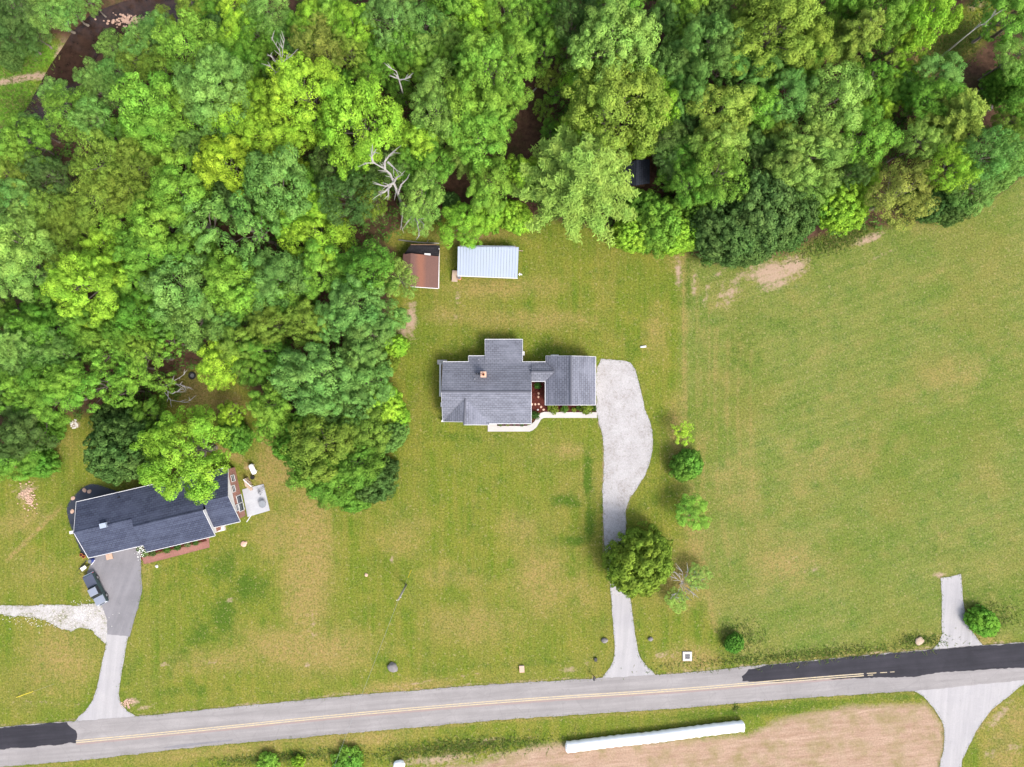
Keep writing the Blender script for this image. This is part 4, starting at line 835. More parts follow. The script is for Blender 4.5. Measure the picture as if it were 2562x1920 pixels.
for i in range(3):      # open crowns with gaps
    b = ring_boughs(4.5, 14, 7, (.55, .85), (.17, .28), .05, .7); b += ring_boughs(4.5, 12.6, 5, (.25, .5), (.16, .24), .05, .3, False)
    proto('open', i, 4.5, 14, b, clumped(b, (.34, .62), 58, (.085, .15), -.2, .8, .85))
for i in range(4):      # large broad crowns
    b = ring_boughs(7, 17, 8, (.56, .72), (.20, .29), .26, .58); b += ring_boughs(7, 17, 5, (.30, .44), (.17, .25), .02, .2, False) + ring_boughs(7, 12.6, 10, (.74, .86), (.14, .20), .1, .6, False)
    proto('great', i, 7, 17, b, clumped(b, (.38, 1.1), 120, (.095, .17)))
for i in range(3):      # dense rounded evergreens and shrubs
    b = [(0, 0, 4.6, 2.2), (0.3, -.2, 3.6, 2.3)] + [(math.cos(a)*1.25*random.uniform(.8, 1.1), math.sin(a)*1.25, random.uniform(2.4, 4.2), random.uniform(1.3, 1.7)) for a in np.linspace(0, 5.4, 7)] + [(math.cos(a)*1.7, math.sin(a)*1.7, random.uniform(1.3, 2.2), 1.25) for a in np.linspace(.3, 5.6, 7)]
    proto('dense', i, 3.0, 6.8, b, clumped(b, (.26, .46), 52, (.085, .15), -.5, 1.0, 1.3, .2), aspect=.55, trunk_r=.16, top=.7)
for i in range(2):      # small shrubs
    b = [(0, 0, .75, .62)] + [(math.cos(a)*.55, math.sin(a)*.55, random.uniform(.45, .7), random.uniform(.38, .5)) for a in np.linspace(0, 5.2, 6)]
    proto('shrub', i, 1.0, 1.35, b, clumped(b, (.16, .26), 48, (.045, .085), -.5, 1.0, 1.2), trunk_r=.05, top=.6)
def pine_proto(i):
    Rr, H = 5.5, 17; C, N, Sz, Tn = [], [], [], []; tips = []
    for tier in range(9):
        f = tier/8; z = H - .8 - f*9.0; Lb = Rr*(.20 + .80*f**.75); nb = 5 + int(4*f); off = random.uniform(0, 6.28)
        for k in range(nb):
            a = off + 2*math.pi*(k + random.uniform(-.25, .25))/nb; L = Lb*random.uniform(.78, 1.08); u = np.array([math.cos(a), math.sin(a), 0]); w_ = np.array([-u[1], u[0], 0]); tips.append((u[0]*L*.8, u[1]*L*.8, z + .2, 1))
            m = int(13 + L*10)
            for q in range(m):
                t = random.uniform(.12, 1.0); sp = .62*(1 - t*.72)*L*.36
                p = u*L*t + w_*random.uniform(-1, 1)*sp + np.array([0, 0, z + .5*t*t - .25*(1-t) + random.uniform(-.15, .15)])
                kk = 13; C.append(p + rng.normal(0, .17, (kk, 3))*np.array([1, 1, .6])); N.append(np.array([0, 0, .9]) + rng.normal(0, .55, (kk, 3)) + u*.25)
                Sz.append(rng.uniform(.13, .26, kk)); Tn.append(.35 + .35*t + rng.normal(0, .16, kk))
    PROTO.setdefault('pine', []).append((leaf_mesh('pine_crown', np.concatenate(C), np.concatenate(N), np.concatenate(Sz), .26, np.concatenate(Tn), 'needle'), limbs_mesh('pine_trunk', H, .24, tips[::2], .95), Rr, H))
for i in range(3): pine_proto(i)

COL = {'Y': (0.235, 0.405, 0.017), 'X': (0.255, 0.405, 0.014), 'L': (0.168, 0.330, 0.026), 'M': (0.116, 0.252, 0.019), 'B': (0.136, 0.275, 0.046), 'O': (0.170, 0.262, 0.025),
       'D': (0.072, 0.140, 0.027), 'P': (0.200, 0.330, 0.048), 'T': (0.185, 0.228, 0.034), 'G': (0.140, 0.212, 0.014), 'Q': (0.235, 0.350, 0.043), 'V': (0.165, 0.340, 0.017)}
CW = {'Y': 'lime green', 'X': 'golden', 'L': 'fresh green', 'M': 'mid green', 'B': 'bluish green', 'O': 'olive green', 'D': 'dark green', 'P': 'pale green', 'T': 'yellow flecked', 'G': 'glossy green', 'Q': 'yellowish green', 'V': 'vivid green'}
FW = {'l': 'roundish', 'f': 'feathery', 'o': 'gappy', 'g': 'billowing', 'd': 'dense', 'p': 'spreading'}
FK = {'l': 'lobed', 'f': 'fine', 'o': 'open', 'g': 'great', 'd': 'dense', 'p': 'pine', 's': 'shrub'}
MARKS = [((330, 50), 'creek'), ((150, 170), 'creek bend'), ((40, 240), 'creek grass'), ((552, 400), 'golden tree'), ((886, 300), 'big lime tree'), ((970, 440), 'bleached dead tree'), ((1010, 640), 'rust roofed shed'), ((1604, 428), 'dark cabin'), ((1225, 600), 'metal shed'), ((1320, 320), 'woodland track'),
         ((1130, 470), 'track end'), ((1450, 460), 'great pine'), ((440, 1140), 'brick house'), ((280, 1120), 'dark evergreen'), ((470, 950), 'old tyre'), ((2400, 120), 'trunk clearing'), ((2390, 300), 'eastern pine'), ((2262, 485), 'yellow flecked tree'), ((2400, 560), 'hay field'), ((1960, 600), 'bare field soil'), ((705, 130), 'twiggy dead tree'),
         ((1000, 200), 'slender snag'), ((90, 1080), 'rear lawn'), ((860, 1200), 'shared lawn'), ((980, 900), 'grey house lawn'), ((1040, 790), 'bare lawn strip'), ((195, 715), 'western lime tree'), ((1700, 620), 'lawn corner'), ((1960, 70), 'olive oak'), ((1540, 250), 'oak by the cabin')]
def where(p):
    q = sorted(MARKS, key=lambda m: math.hypot(p[0]-m[0][0], p[1]-m[0][1]))[:3]; d = [math.hypot(p[0]-m[0][0], p[1]-m[0][1]) for m in q]
    rel = 'beside' if d[0] < 60 else ('near' if d[0] < 150 else 'beyond'); return f'{rel} the {q[0][1]}, towards the {q[1][1]}'
rnd = random.Random(5); used = {}
def plant(kind, loc, rw, H, color, name, label, cat, group, jit=.10, squash=1.0):
    i = used.get(kind, 0); used[kind] = i + 1; cm, tm, R0, H0 = PROTO[kind][i % len(PROTO[kind])]
    t = bpy.data.objects.new(name, None); t.empty_display_size = .3; t.location = loc; t.rotation_euler = (0, 0, rnd.uniform(0, 6.28)); s = rw/R0
    a = rnd.uniform(.87, 1.15); t.scale = (s*a, s/a*squash, H/H0); col.objects.link(t); tag(t, label, cat, group)
    tr = bpy.data.objects.new('trunk', tm); link(tr, t)
    cr = bpy.data.objects.new('crown', cm); link(cr, t); j = lambda: 1 + rnd.uniform(-jit, jit)
    v = j(); cr.color = (color[0]*v*j(), color[1]*v, color[2]*v*j(), 1); return t
WOODS = []
def forest(tile, text):
    for ln in text.strip().split(';'):
        q = ln.split()
        if len(q) < 5: continue
        X, Y, r_ = map(float, q[:3]); c, f = q[3], q[4]; p = px(tile, X, Y); rp = r_/TILE[tile][2]
        rw0 = rp*S*.87; H = min(19.5, 5.0 + 2.35*rw0)*rnd.uniform(.76, 1.14)
        if len(q) > 5: H = float(q[5])
        zc = H*(.80 if f != 'p' else .62); rw = rp*S*(CH - zc)/CH*1.07
        if f == 'l' and rw > 5.6: f = 'g'
        w = W(*p, zc); size = 'small' if rw < 2.6 else ('tall' if rw > 4.9 else '')
        form = 'pine' if f == 'p' else 'tree'
        label = ' '.join(f'{size} {CW[c]} {FW[f]} {form} {where(p)}'.split())
        name = {'p': 'pine_tree', 'f': 'feathery_tree', 'd': 'evergreen_tree'}.get(f, 'broadleaf_tree')
        WOODS.append((plant(FK[f], (w.x, w.y, 0), rw, H, COL[c], name, label, 'tree', 'trees of the wood'), label, rw))
forest('A', '''90 60 150 D f 8;300 70 150 B f 8;420 40 120 B f 7;560 0 90 B f 6;120 250 130 D f 6;220 230 100 D f 5;20 350 70 D d 4;-60 120 150 D l 9;1040 120 80 O f;730 300 100 B f;900 250 110 B f;1000 200 130 B f;1200 270 190 L f;1390 340 130 M f;880 370 140 O f;1010 430 130 O f;600 500 110 B f;360 600 95 B f;640 600 135 B f;
730 450 90 B f;440 730 170 M f;600 770 130 B f;120 880 150 M l;50 990 120 L l;60 1140 140 O f;310 1130 150 D f;60 1290 160 B l;150 1430 150 P f;330 1340 140 O f;90 1560 180 P l;330 1560 150 O l;1340 540 250 B l;930 650 210 L l;1180 720 150 L l;970 820 180 L l;720 880 110 M l;1480 730 190 Y l;
1740 860 230 Y l;1930 560 260 Y l;1700 640 130 Y l;1420 1030 185 X l;1050 930 120 O l;880 930 110 L l;1220 930 105 B l;640 1060 190 O f;850 1090 180 O f;1150 1090 180 L l;620 1250 175 O f;840 1240 150 O f;1130 1230 190 L l;1490 1250 120 D l;1770 1180 215 B l;1980 1170 130 M l;2050 1300 120 Y l;2140 1080 150 D f;
1440 1320 110 B l;940 1330 120 L l;760 1460 155 L l;980 1450 175 L l;1300 1450 210 B o;1600 1480 210 B o;1200 1590 170 L l;920 1600 170 L l;640 1590 150 Y l;450 1410 140 O f;510 1500 130 O l;2010 1510 215 Y l;1850 1430 120 L l;1700 1330 100 M l;1220 40 95 O f;1340 50 120 M l;1500 60 105 Y l;1520 180 120 Y l;
1700 90 165 B f;1650 210 130 M f;1470 260 140 M l;1640 370 125 M l;1790 480 90 D f;2010 80 140 Y l;1960 200 120 L l;2060 280 180 T f;2150 90 130 L l;1420 160 100 D l;1530 410 120 M l;1560 310 100 M l;200 820 90 B f;1830 250 100 B f''')
forest('P', '''886 300 122 Y g''')
forest('B', '''70 120 140 Y l;330 110 185 B f;540 150 155 B f;720 60 150 M l;880 110 150 Y l;680 220 110 P f;830 210 105 L l;1080 80 135 L f;60 330 125 O f;240 370 140 M l;400 290 125 M f;560 290 110 P l;510 400 120 L l;680 380 115 M f;390 570 90 M f;170 480 95 M f;20 520 80 M l;1200 100 120 D f;1350 100 130 M f;
1490 150 150 D f;1600 60 120 D f;1330 270 130 M l;1000 400 270 L l;1140 270 150 L l;860 380 130 L l;630 540 140 P f;620 700 180 P f;820 720 190 L l;960 690 165 L l;890 870 180 L l;1040 770 100 M l;800 990 140 P p 10;1120 590 70 M l;480 900 135 Y l;560 1080 160 M l;430 1010 110 M l;290 1060 125 D l;100 1080 150 M l;
60 1270 180 D f;200 1280 120 G f;520 1270 155 P f 12;500 1420 100 P f 7;1350 490 95 O o 6;1320 700 80 O o 4;1390 600 80 L o 5;1750 250 280 P l;1600 330 130 P f;1900 180 130 P f;1780 660 345 O g;1580 530 150 Y l;1980 560 170 Y l;2060 720 130 Y l;1560 760 130 Y l;1540 1150 400 Q p 19;960 1180 155 L l;1180 1120 120 Y l;
960 1350 110 Y d 7;1130 1370 105 Y d 6;1360 830 70 M l 6;780 1440 150 V l 8;715 1290 60 D d 4;1945 885 105 Y l 10;2100 860 140 D f;2140 1020 125 D f;2140 1150 90 M f 8;1970 1350 140 M d 7;2080 1420 170 M d 9;1900 1490 120 Y d 7;2160 1520 100 Y d 6;2120 60 120 B l;2160 400 140 B l;1200 -60 150 M l;700 -80 160 L l;1800 -40 170 M l;330 -80 150 B l''')
forest('C', '''60 90 130 L l;220 90 140 B l;210 260 200 B g;40 270 140 B l;380 190 110 B l;310 350 140 B l;80 430 130 B l;70 610 140 B l;500 430 130 B l;650 360 120 B l;720 610 170 B l;520 690 140 L l;640 170 300 O g;460 60 140 O f;850 240 160 O l;820 400 120 M l;1060 60 120 L l;1140 230 175 Q p 16;1330 80 160 M l;
1640 70 165 Y l;1540 160 115 Y l;1490 280 110 Y o 8;1370 300 115 O o 8;1030 600 205 P l;1250 480 130 M o;1420 450 110 Y o 7;1330 560 115 M l 8;1500 590 110 M l 8;1300 690 90 Y l 7;1450 650 80 X o 6;1680 480 155 B l;1640 620 145 M f;1790 610 90 M l 7;1760 780 235 Q p 15;1570 900 130 P f;280 700 180 Q l;250 900 190 P l;
260 1110 190 L f;180 1250 120 L f;650 820 120 O f;480 900 100 B l;390 1120 90 B l;840 1000 240 P g;700 1050 140 P l;960 930 140 P l;830 1180 140 P f;1200 880 190 L l;560 1000 120 D f;1110 1110 110 D f;560 1330 250 D d 13;320 1440 220 D d 11;740 1370 180 D d 10;470 1510 180 D d 9;1080 1290 170 Y d 8;1220 1150 100 Y l 8;920 1290 110 M d 7;
1440 1240 225 T f 12;1750 1080 155 Y f;1980 1000 175 B f;1900 1190 175 B f 10;1790 1290 120 D d 7;2150 1010 140 B f;2140 790 120 O f;1640 1300 110 D d 6;2060 1120 120 B d 7;2170 60 170 L l;2180 350 140 P f;2150 500 110 M d 7;600 -60 160 O l;1100 -70 150 M l;60 -70 150 L l;30 830 140 D f;20 1000 130 M f;2300 700 150 M l;2330 950 150 B l;60 1180 140 M f 12;100 1310 110 M d 8;20 1480 120 Y d 7''')
forest('D', '''80 70 190 P l;500 190 245 Y g;650 90 140 Y l;240 350 130 M l;150 430 120 M l;330 480 150 M l;100 560 180 B p 16;260 610 160 B f;120 690 150 B f;380 640 110 B f;230 800 150 M l;400 800 130 L l;100 840 120 M l;330 930 150 L l;180 930 120 M l;20 900 110 D l;870 350 165 M l;830 170 140 L l;1110 200 210 B l;
1040 390 125 B l;1260 420 190 B l;1410 390 130 B l;1450 170 190 L l;1640 190 170 B l;1540 280 150 M l;1800 120 180 B l;1860 240 150 M l;2060 90 155 L l;1700 440 145 O l;1970 430 140 O l;2150 420 130 B l;1500 580 135 O l;1400 690 150 Y l;1690 610 135 M l;1590 720 120 M l;1080 560 100 L o;920 650 145 L o;680 640 130 L o;
650 830 170 L o;820 720 130 L o;780 880 120 L o;1040 830 90 L o;760 470 120 M l;600 560 130 M f;1155 1285 300 V g;1470 1020 80 Y l 6;1480 1170 100 M d 6;930 1030 110 M l 9;720 1240 215 D d 13;690 1060 120 D d 9;130 1150 160 D l;60 1310 135 M l;180 1330 100 M d 6;270 1120 80 M d 5;2020 800 270 B g;2110 960 170 B l;1720 970 125 L l;1750 1090 125 M l;
2050 1230 215 O l;2010 1410 180 M l;2140 1430 170 M l;1950 1110 120 M l;1850 1230 110 M d 9;-80 400 150 M l;-90 900 150 M l;-80 1250 150 D l;520 430 120 M l;1000 520 90 M l''')
forest('E', '''150 90 185 M l;375 150 125 P f 11;90 300 170 B l;270 390 130 B l;180 490 150 B l;340 580 80 Y d 5;270 700 85 G d 5;120 660 150 B l;180 810 150 B l;250 960 130 Y d 8;380 1040 60 Y d 5;150 1130 170 O l;290 1170 110 B d 8;90 1350 150 M l;200 1480 130 D d 8;90 1560 110 M d 7;300 1370 60 D d 4;60 930 150 B l''')

same = {}
for o, l, r_ in WOODS: same.setdefault(l, []).append((r_, o))
for l, q in same.items():
    q.sort(key=lambda x: -x[0]); words = {2: ['larger', 'smaller'], 3: ['largest', 'middling', 'smallest'], 4: ['largest', 'second largest', 'third largest', 'smallest']}.get(len(q))
    if words:
        for (r_, o), w_ in zip(q, words): o['label'] = w_ + ' ' + l
# yard trees and shrubs, each a thing of its own
def yard(kind, X, Y, rp, c, H, name, label, cat='tree', tile='P', squash=1.0, group=None, z=0.0):
    w = W(*px(tile, X, Y), H*.6); return plant(kind, (w.x, w.y, z), rp/TILE[tile][2]*S*(CH - H*.6)/CH*1.06, H, COL[c] if isinstance(c, str) else c, name, label, cat, group, .06, squash)
yard('dense', 1603, 1410, 80, 'G', 9.0, 'evergreen_tree', 'big round glossy evergreen tree overhanging the gravel drive')
yard('open', 1704, 1083, 30, 'Y', 3.6, 'young_tree', 'small lopsided lime green tree at the lawn boundary beyond the gravel drive')
yard('dense', 1721, 1167, 38, 'M', 4.4, 'young_tree', 'rounded mid green young tree between two others along the lawn boundary')
yard('lobed', 1731, 1282, 43, 'L', 4.8, 'young_tree', 'largest young tree of the boundary row above the round evergreen')
yard('dense', 1839, 1612, 23, (0.09, 0.25, 0.02), 2.4, 'roadside_shrub', 'bright green rounded shrub by the road near the drain inlet', 'shrub')
yard('dense', 2463, 1558, 36, (0.11, 0.27, 0.015), 2.6, 'roadside_shrub', 'vivid green shrub beside the short field entrance', 'shrub')
yard('fine', 1745, 1440, 34, 'P', 3.0, 'sparse_tree', 'pale half dead bush with green shoots beside grey bare branches', 'shrub')
yard('fine', 1690, 1500, 30, 'P', 2.4, 'sparse_tree', 'pale green scrub beneath the grey bare branches near the round evergreen', 'shrub')
for X, Y, r_, c, l in ((670, 1914, 26, 'L', 'leafy green bush in the verge below the road, one of two clumps'), (745, 1908, 15, 'Y', 'small yellowish bush in the verge between two larger bushes'), (868, 1912, 38, 'M', 'spreading dark leafed bush in the verge under the overhead wire')):
    yard('shrub', X, Y, r_, c, 1.6, 'verge_bush', l, 'bush')
HB = 'foundation plants of the grey house'
for X, Y, r_, c, H, l, sq in ((1525, 967, 64, (.16, .22, .02), 1.2, 'clipped round shrub at the garage corner nearest the courtyard', 1), (1945, 970, 72, (.15, .22, .02), 1.25, 'largest clipped round shrub below the garage wall', 1), (1670, 975, 44, (.10, .20, .02), .9, 'loose green shrub between the clipped ones below the garage', 1),
        (1790, 985, 28, (.20, .25, .02), .6, 'small yellow green shrub beside the largest clipped one', 1), (2042, 965, 34, (.06, .13, .02), .8, 'dark spiky shrub at the garage corner by the gravel drive', 1), (1335, 680, 40, (.06, .15, .02), .9, 'leafy fern at the head of the mulched courtyard', 1),
        (1285, 1055, 48, (.05, .12, .02), .9, 'dark green shrub at the bend of the front walk', 1.4), (862, 1172, 26, (.11, .16, .03), .45, 'low plant at the porch end of the narrow front bed', .7), (952, 1168, 24, (.20, .22, .04), .5, 'yellowish plant in the narrow front bed', .8), (1040, 1170, 16, (.08, .14, .03), .4, 'smallest plant in the narrow front bed', .8), (1140, 1170, 26, (.09, .16, .03), .45, 'green plant at the walk end of the narrow front bed', .7), (1850, 965, 30, (.08, .16, .02), .7, 'mid green shrub tucked left of the largest clipped shrub', 1)):
    if 'left' in l: l = 'mid green shrub tucked behind the small yellow green one'
    yard('shrub', X, Y, r_, c, H, 'garden_shrub', l, 'shrub', 'h', sq, HB, .012)
for X, Y, r_, c, H, l in ((800, 935, 34, (.12, .20, .05), .8, 'bushy plant covered in white blossom at the brick walk corner'), (850, 985, 36, (.12, .20, .05), .9, 'white flowering shrub under the eave of the brick house'), (930, 985, 30, (.10, .16, .04), .7, 'grey green shrub after the white flowering one'), (1070, 950, 34, (.07, .15, .02), .8, 'low green shrub midway along the brick walk'), (1180, 920, 34, (.06, .14, .02), .8, 'dark shrub in the brick house front bed'), (1280, 895, 28, (.13, .17, .06), .7, 'pale leaved shrub towards the far end of the brick walk'), (1360, 880, 26, (.07, .14, .02), .6, 'last small shrub at the far end of the brick walk')):
    yard('shrub', X, Y, r_, c, H, 'bed_shrub', l, 'shrub', 'k', 1.0, 'front bed plants of the brick house', .018)
w = T('k', 820, 965, .9)
fl = [(w.x + rnd.gauss(0, .42), w.y + rnd.gauss(0, .55), rnd.uniform(.75, 1.0)) for _ in range(90)]
me = leaf_mesh('white_blossom', fl, np.tile([0, 0, 1.], (90, 1)) + rng.normal(0, .3, (90, 3)), np.full(90, .07), .9, np.full(90, .5), 'white_flower')
o = link(bpy.data.objects.new('white_blossom', me)); tag(o, 'scatter of white blossom over the plants at the brick walk', 'flowers', None, 'stuff')

# ------------------------------------------------------------------ undergrowth of the wood and grass tufts: uncountable masses
def undergrowth():
    xs = rng.uniform(-150, 2700, 8200); ys = rng.uniform(-150, 1300, 8200)
    keep = inpoly(xs, ys, WOOD); TRACK = [px('B', 1250, 500), px('B', 1230, 650), px('B', 1200, 850), px('B', 1110, 980), px('B', 820, 1150), px('B', 740, 1250)]
    keep &= dseg(xs, ys, TRACK) > 62; keep &= dseg(xs, ys, CREEK) > 62
    for c, r_ in (((560, 1000), 95), ((2370, 130), 130), ((60, 160), 110), ((40, 260), 70), ((640, 1090), 70), ((110, 1110), 60), ((1604, 428), 44), ((1015, 650), 60), ((1190, 600), 90), ((1010, 800), 60), ((330, 900), 50), ((2470, 240), 60)): keep &= np.hypot(xs - c[0], ys - c[1]) > r_
    xs, ys = xs[keep], ys[keep]; C, N, Sz, Tn = [], [], [], []
    for X, Y in zip(xs, ys):
        h = rng.uniform(.3, 4.0); w = W(X, Y, h); m = 30; d = dirs(m, -.2); r_ = rng.uniform(.5, 1.25)
        C.append(np.array([w.x, w.y, h]) + d*r_*rng.uniform(.5, 1.05, (m, 1))*np.array([1, 1, .7])); N.append(d + np.array([0, 0, .6]) + rng.normal(0, .4, (m, 3))); Sz.append(rng.uniform(.12, .24, m)); Tn.append(rng.normal(.5, .2, m) + rng.normal(0, .15))
    me = leaf_mesh('undergrowth', np.concatenate(C), np.concatenate(N), np.concatenate(Sz), .6, np.concatenate(Tn), 'leaf'); o = link(bpy.data.objects.new('undergrowth', me)); o.color = (.062, .130, .016, 1)
    tag(o, 'tangled green undergrowth covering the floor of the wood', 'undergrowth', None, 'stuff')
undergrowth()
def blades(name, pts, hgt, label, tints, w=.035):
    n = len(pts); P3 = np.asarray(pts, float); a = rng.uniform(0, 2*np.pi, n); u = np.stack([np.cos(a), np.sin(a), np.zeros(n)], 1); h = rng.uniform(*hgt, n)[:, None]
    lean = rng.normal(0, 1.1, (n, 3))*np.array([1, 1, 0])*h; tip = P3 + lean + np.array([0, 0, 1.])*h
    V = np.stack([P3 - u*w*1.6, P3 + u*w*1.6, tip], 1).reshape(-1, 3)
    me = bpy.data.meshes.new(name); me.vertices.add(3*n); me.vertices.foreach_set('co', V.ravel()); me.loops.add(3*n); me.polygons.add(n)
    me.loops.foreach_set('vertex_index', np.arange(3*n, dtype=np.int32)); me.polygons.foreach_set('loop_start', np.arange(0, 3*n, 3, dtype=np.int32)); me.update(calc_edges=True)
    at = me.attributes.new('tint', 'FLOAT', 'POINT'); at.data.foreach_set('value', np.repeat(np.clip(rng.normal(tints[0], tints[1], n), 0, 1), 3).astype(np.float32)); me.materials.append(MATS['grass_blade'])
    o = link(bpy.data.objects.new(name, me)); tag(o, label, 'grass', None, 'stuff')
ed = []
for ip, p2 in enumerate(EDGES):
    n = len(p2); ed0 = len(ed)
    for i in range(n):
        a, b = p2[i], p2[(i+1) % n]; L = math.hypot(b[0]-a[0], b[1]-a[1])
        if abs(a[0]) > 90 or abs(a[1]) > 70: continue
        if L > 3: continue
        for _ in range(int(L*16) + 1):
            t = random.random(); ed.append((a[0] + (b[0]-a[0])*t + random.gauss(0, .13), a[1] + (b[1]-a[1])*t + random.gauss(0, .13), 0))
    if len(ed) > ed0:
        q = np.array(ed[ed0:]); bad = np.zeros(len(q), bool)
        for iq, other in enumerate(EDGES):
            if iq != ip: bad |= inpoly(q[:, 0], q[:, 1], other)
        ed[ed0:] = [tuple(v) for v in q[~bad]]
blades('edge_grass', ed, (.05, .15), 'ragged grass growing over the edges of road and drives', (.35, .25))
def patch_blades(spec, name, hgt, label, tints):
    pts = []
    for cx, cy, rx, ry, ang, n in spec:
        a = R(ang)
        for _ in range(n):
            x, y = random.gauss(0, .5)*rx, random.gauss(0, .5)*ry; w = W(cx + x*math.cos(a) - y*math.sin(a), cy + x*math.sin(a) + y*math.cos(a)); pts.append((w.x, w.y, 0))
    blades(name, pts, hgt, label, tints, .05)
patch_blades([(2000, 1640, 330, 18, -5, 1500), (1850, 1590, 60, 40, 0, 400), (2300, 1600, 50, 16, 0, 400), (2490, 1540, 80, 40, 0, 400), (1150, 1870, 240, 22, -5, 2200), (700, 1895, 160, 14, -4, 1200), (2100, 600, 110, 26, -20, 1500), (2370, 130, 150, 40, -38, 5000), (50, 160, 90, 40, -15, 900), (40, 250, 60, 50, 0, 900), (1840, 1770, 8, 8, 0, 50)],
             'tall_weeds', (.15, .42), 'tall ungrazed weeds along verges, field margin and clearing', (.3, .28))

# ------------------------------------------------------------------ dead trees, logs, stones
def dead(name, label, base, trunk, branches, r0=.22, mat='dead_wood', cat='dead tree'):
    """trunk and branches: lists of world points"""
    H = thing(name, base, label, cat); mk('trunk', *tube(trunk, [r0*(1 - .6*i/(len(trunk)-1)) for i in range(len(trunk))], 8), mat, H, True)
    for b in branches:
        n = len(b); parts = [tube(b, [max(.03, r0*.55*(1 - .75*i/(n-1))) for i in range(n)], 6)]
        for i in range(1, n):      # twigs
            for _ in range(3):
                q = Vector(b[i-1]).lerp(Vector(b[i]), random.uniform(.3, 1)); d = (Vector(b[i]) - Vector(b[i-1])); d = d.normalized()*random.uniform(.5, 1.1) + Vector((random.uniform(-.7, .7), random.uniform(-.7, .7), random.uniform(-.1, .4)))
                parts.append(tube([q, q + d*.5 + Vector((0, 0, .08)), q + d], [.05, .04, .015], 4))
        mk('branch', *join(parts), mat, H)
b = lambda X, Y, z: T('B', X, Y, z + (3.0 if z > 8 else 0))
dead('bleached_dead_tree', 'bleached white dead tree with forked bare limbs over the forest edge', b(395, 1320, 0), [b(395, 1320, 0), b(390, 1290, 5), b(370, 1230, 9), b(345, 1180, 11.5)],
     [[b(365, 1220, 9.5), b(325, 1120, 12), b(285, 1085, 13), b(220, 1050, 14), b(160, 1050, 14.5)], [b(215, 1050, 14), b(205, 1010, 14.5), b(235, 960, 15)], [b(290, 1090, 13), b(290, 1040, 14), b(320, 1000, 14.5), b(350, 970, 15)], [b(310, 1045, 13.6), b(365, 1095, 14)],
      [b(345, 1180, 11.5), b(300, 1200, 12.2), b(250, 1190, 12.6)], [b(330, 1195, 11.8), b(290, 1235, 12.5), b(240, 1262, 12.8)], [b(310, 1215, 12), b(315, 1270, 12.5)], [b(375, 1240, 9), b(395, 1190, 11), b(440, 1145, 12)], [b(350, 1170, 11), b(370, 1140, 12), b(400, 1125, 12.5)], [b(360, 1215, 9.6), b(365, 1245, 9.8)]], .32)
dead('leaning_dead_tree', 'grey dead limb hanging over the roof of the rust coloured shed', b(385, 1310, 0), [b(385, 1320, 0), b(395, 1315, 3), b(405, 1310, 5.5)],
     [[b(405, 1310, 5.5), b(450, 1350, 7), b(480, 1390, 8), b(500, 1440, 8.5), b(515, 1520, 9)], [b(405, 1312, 5.4), b(405, 1380, 6.4), b(390, 1480, 7)], [b(485, 1395, 8), b(545, 1445, 8.6)], [b(470, 1380, 7.8), b(450, 1415, 8)]], .24)
TA = T
T = lambda t, X, Y, z=0.0: TA(t, X, Y, z + (4.0 if z > 7 else 0))
dead('twiggy_dead_tree', 'grey twiggy dead tree standing in a dark forest gap', T('A', 1790, 440, 0), [T('A', 1800, 470, 0), T('A', 1805, 440, 8), T('A', 1815, 400, 12)],
     [[T('A', 1812, 405, 12), T('A', 1800, 330, 14), T('A', 1745, 240, 16)], [T('A', 1812, 405, 12), T('A', 1820, 310, 14.5), T('A', 1830, 255, 15.5)], [T('A', 1815, 400, 12), T('A', 1860, 370, 14), T('A', 1895, 340, 15)], [T('A', 1805, 420, 11), T('A', 1760, 390, 13), T('A', 1740, 350, 14)], [T('A', 1805, 440, 9), T('A', 1780, 470, 10), T('A', 1735, 425, 11)]], .14)
T = TA
dead('slender_dead_tree', 'slender pale dead snag rising between green trees of the wood', b(400, 620, 0), [b(410, 640, 0), b(405, 600, 7), b(395, 560, 10)],
     [[b(395, 560, 10), b(380, 510, 12), b(365, 460, 13), b(310, 432, 14)], [b(385, 515, 11.8), b(420, 510, 12.4), b(460, 498, 12.8)], [b(375, 505, 12), b(350, 500, 12.4)]], .2)
d_ = lambda X, Y, z: T('D', X, Y, z)
dead('fallen_dead_branch', 'pale spiky dead branch sticking out beside the brick house clearing', d_(1040, 860, 0), [d_(1020, 850, 0), d_(1030, 850, 4), d_(1050, 850, 6)],
     [[d_(1050, 850, 6), d_(1130, 800, 7), d_(1185, 765, 7.5)], [d_(1100, 820, 6.6), d_(1160, 830, 7), d_(1215, 850, 7.4)], [d_(1060, 860, 6), d_(1110, 890, 6.8), d_(1180, 855, 7.2)], [d_(1060, 880, 6), d_(1100, 930, 6.6), d_(1190, 945, 7), d_(1230, 930, 7.2)]], .10)
n_ = lambda X, Y, z: T('N', X, Y, z)
dead('bare_birch', 'tall pale bare trunk leaning across the forest clearing', n_(900, 880, 0), [n_(890, 885, 0), n_(1010, 800, 4), n_(1300, 560, 10), n_(1500, 400, 14)], [[n_(1500, 400, 14), n_(1640, 320, 16)], [n_(1480, 410, 13.6), n_(1570, 320, 15.5)], [n_(1640, 320, 16), n_(1780, 200, 18)]], .17, 'pole_wood')
dead('grey_snag', 'thick grey broken snag beside the pale bare trunk in the clearing', n_(1700, 560, 0), [n_(1690, 570, 0), n_(1850, 450, 4.5), n_(2060, 290, 9)], [[n_(2040, 300, 8.6), n_(2120, 230, 10)]], .34, 'grey_bark')
i_ = lambda X, Y, z: T('I', X, Y, z)
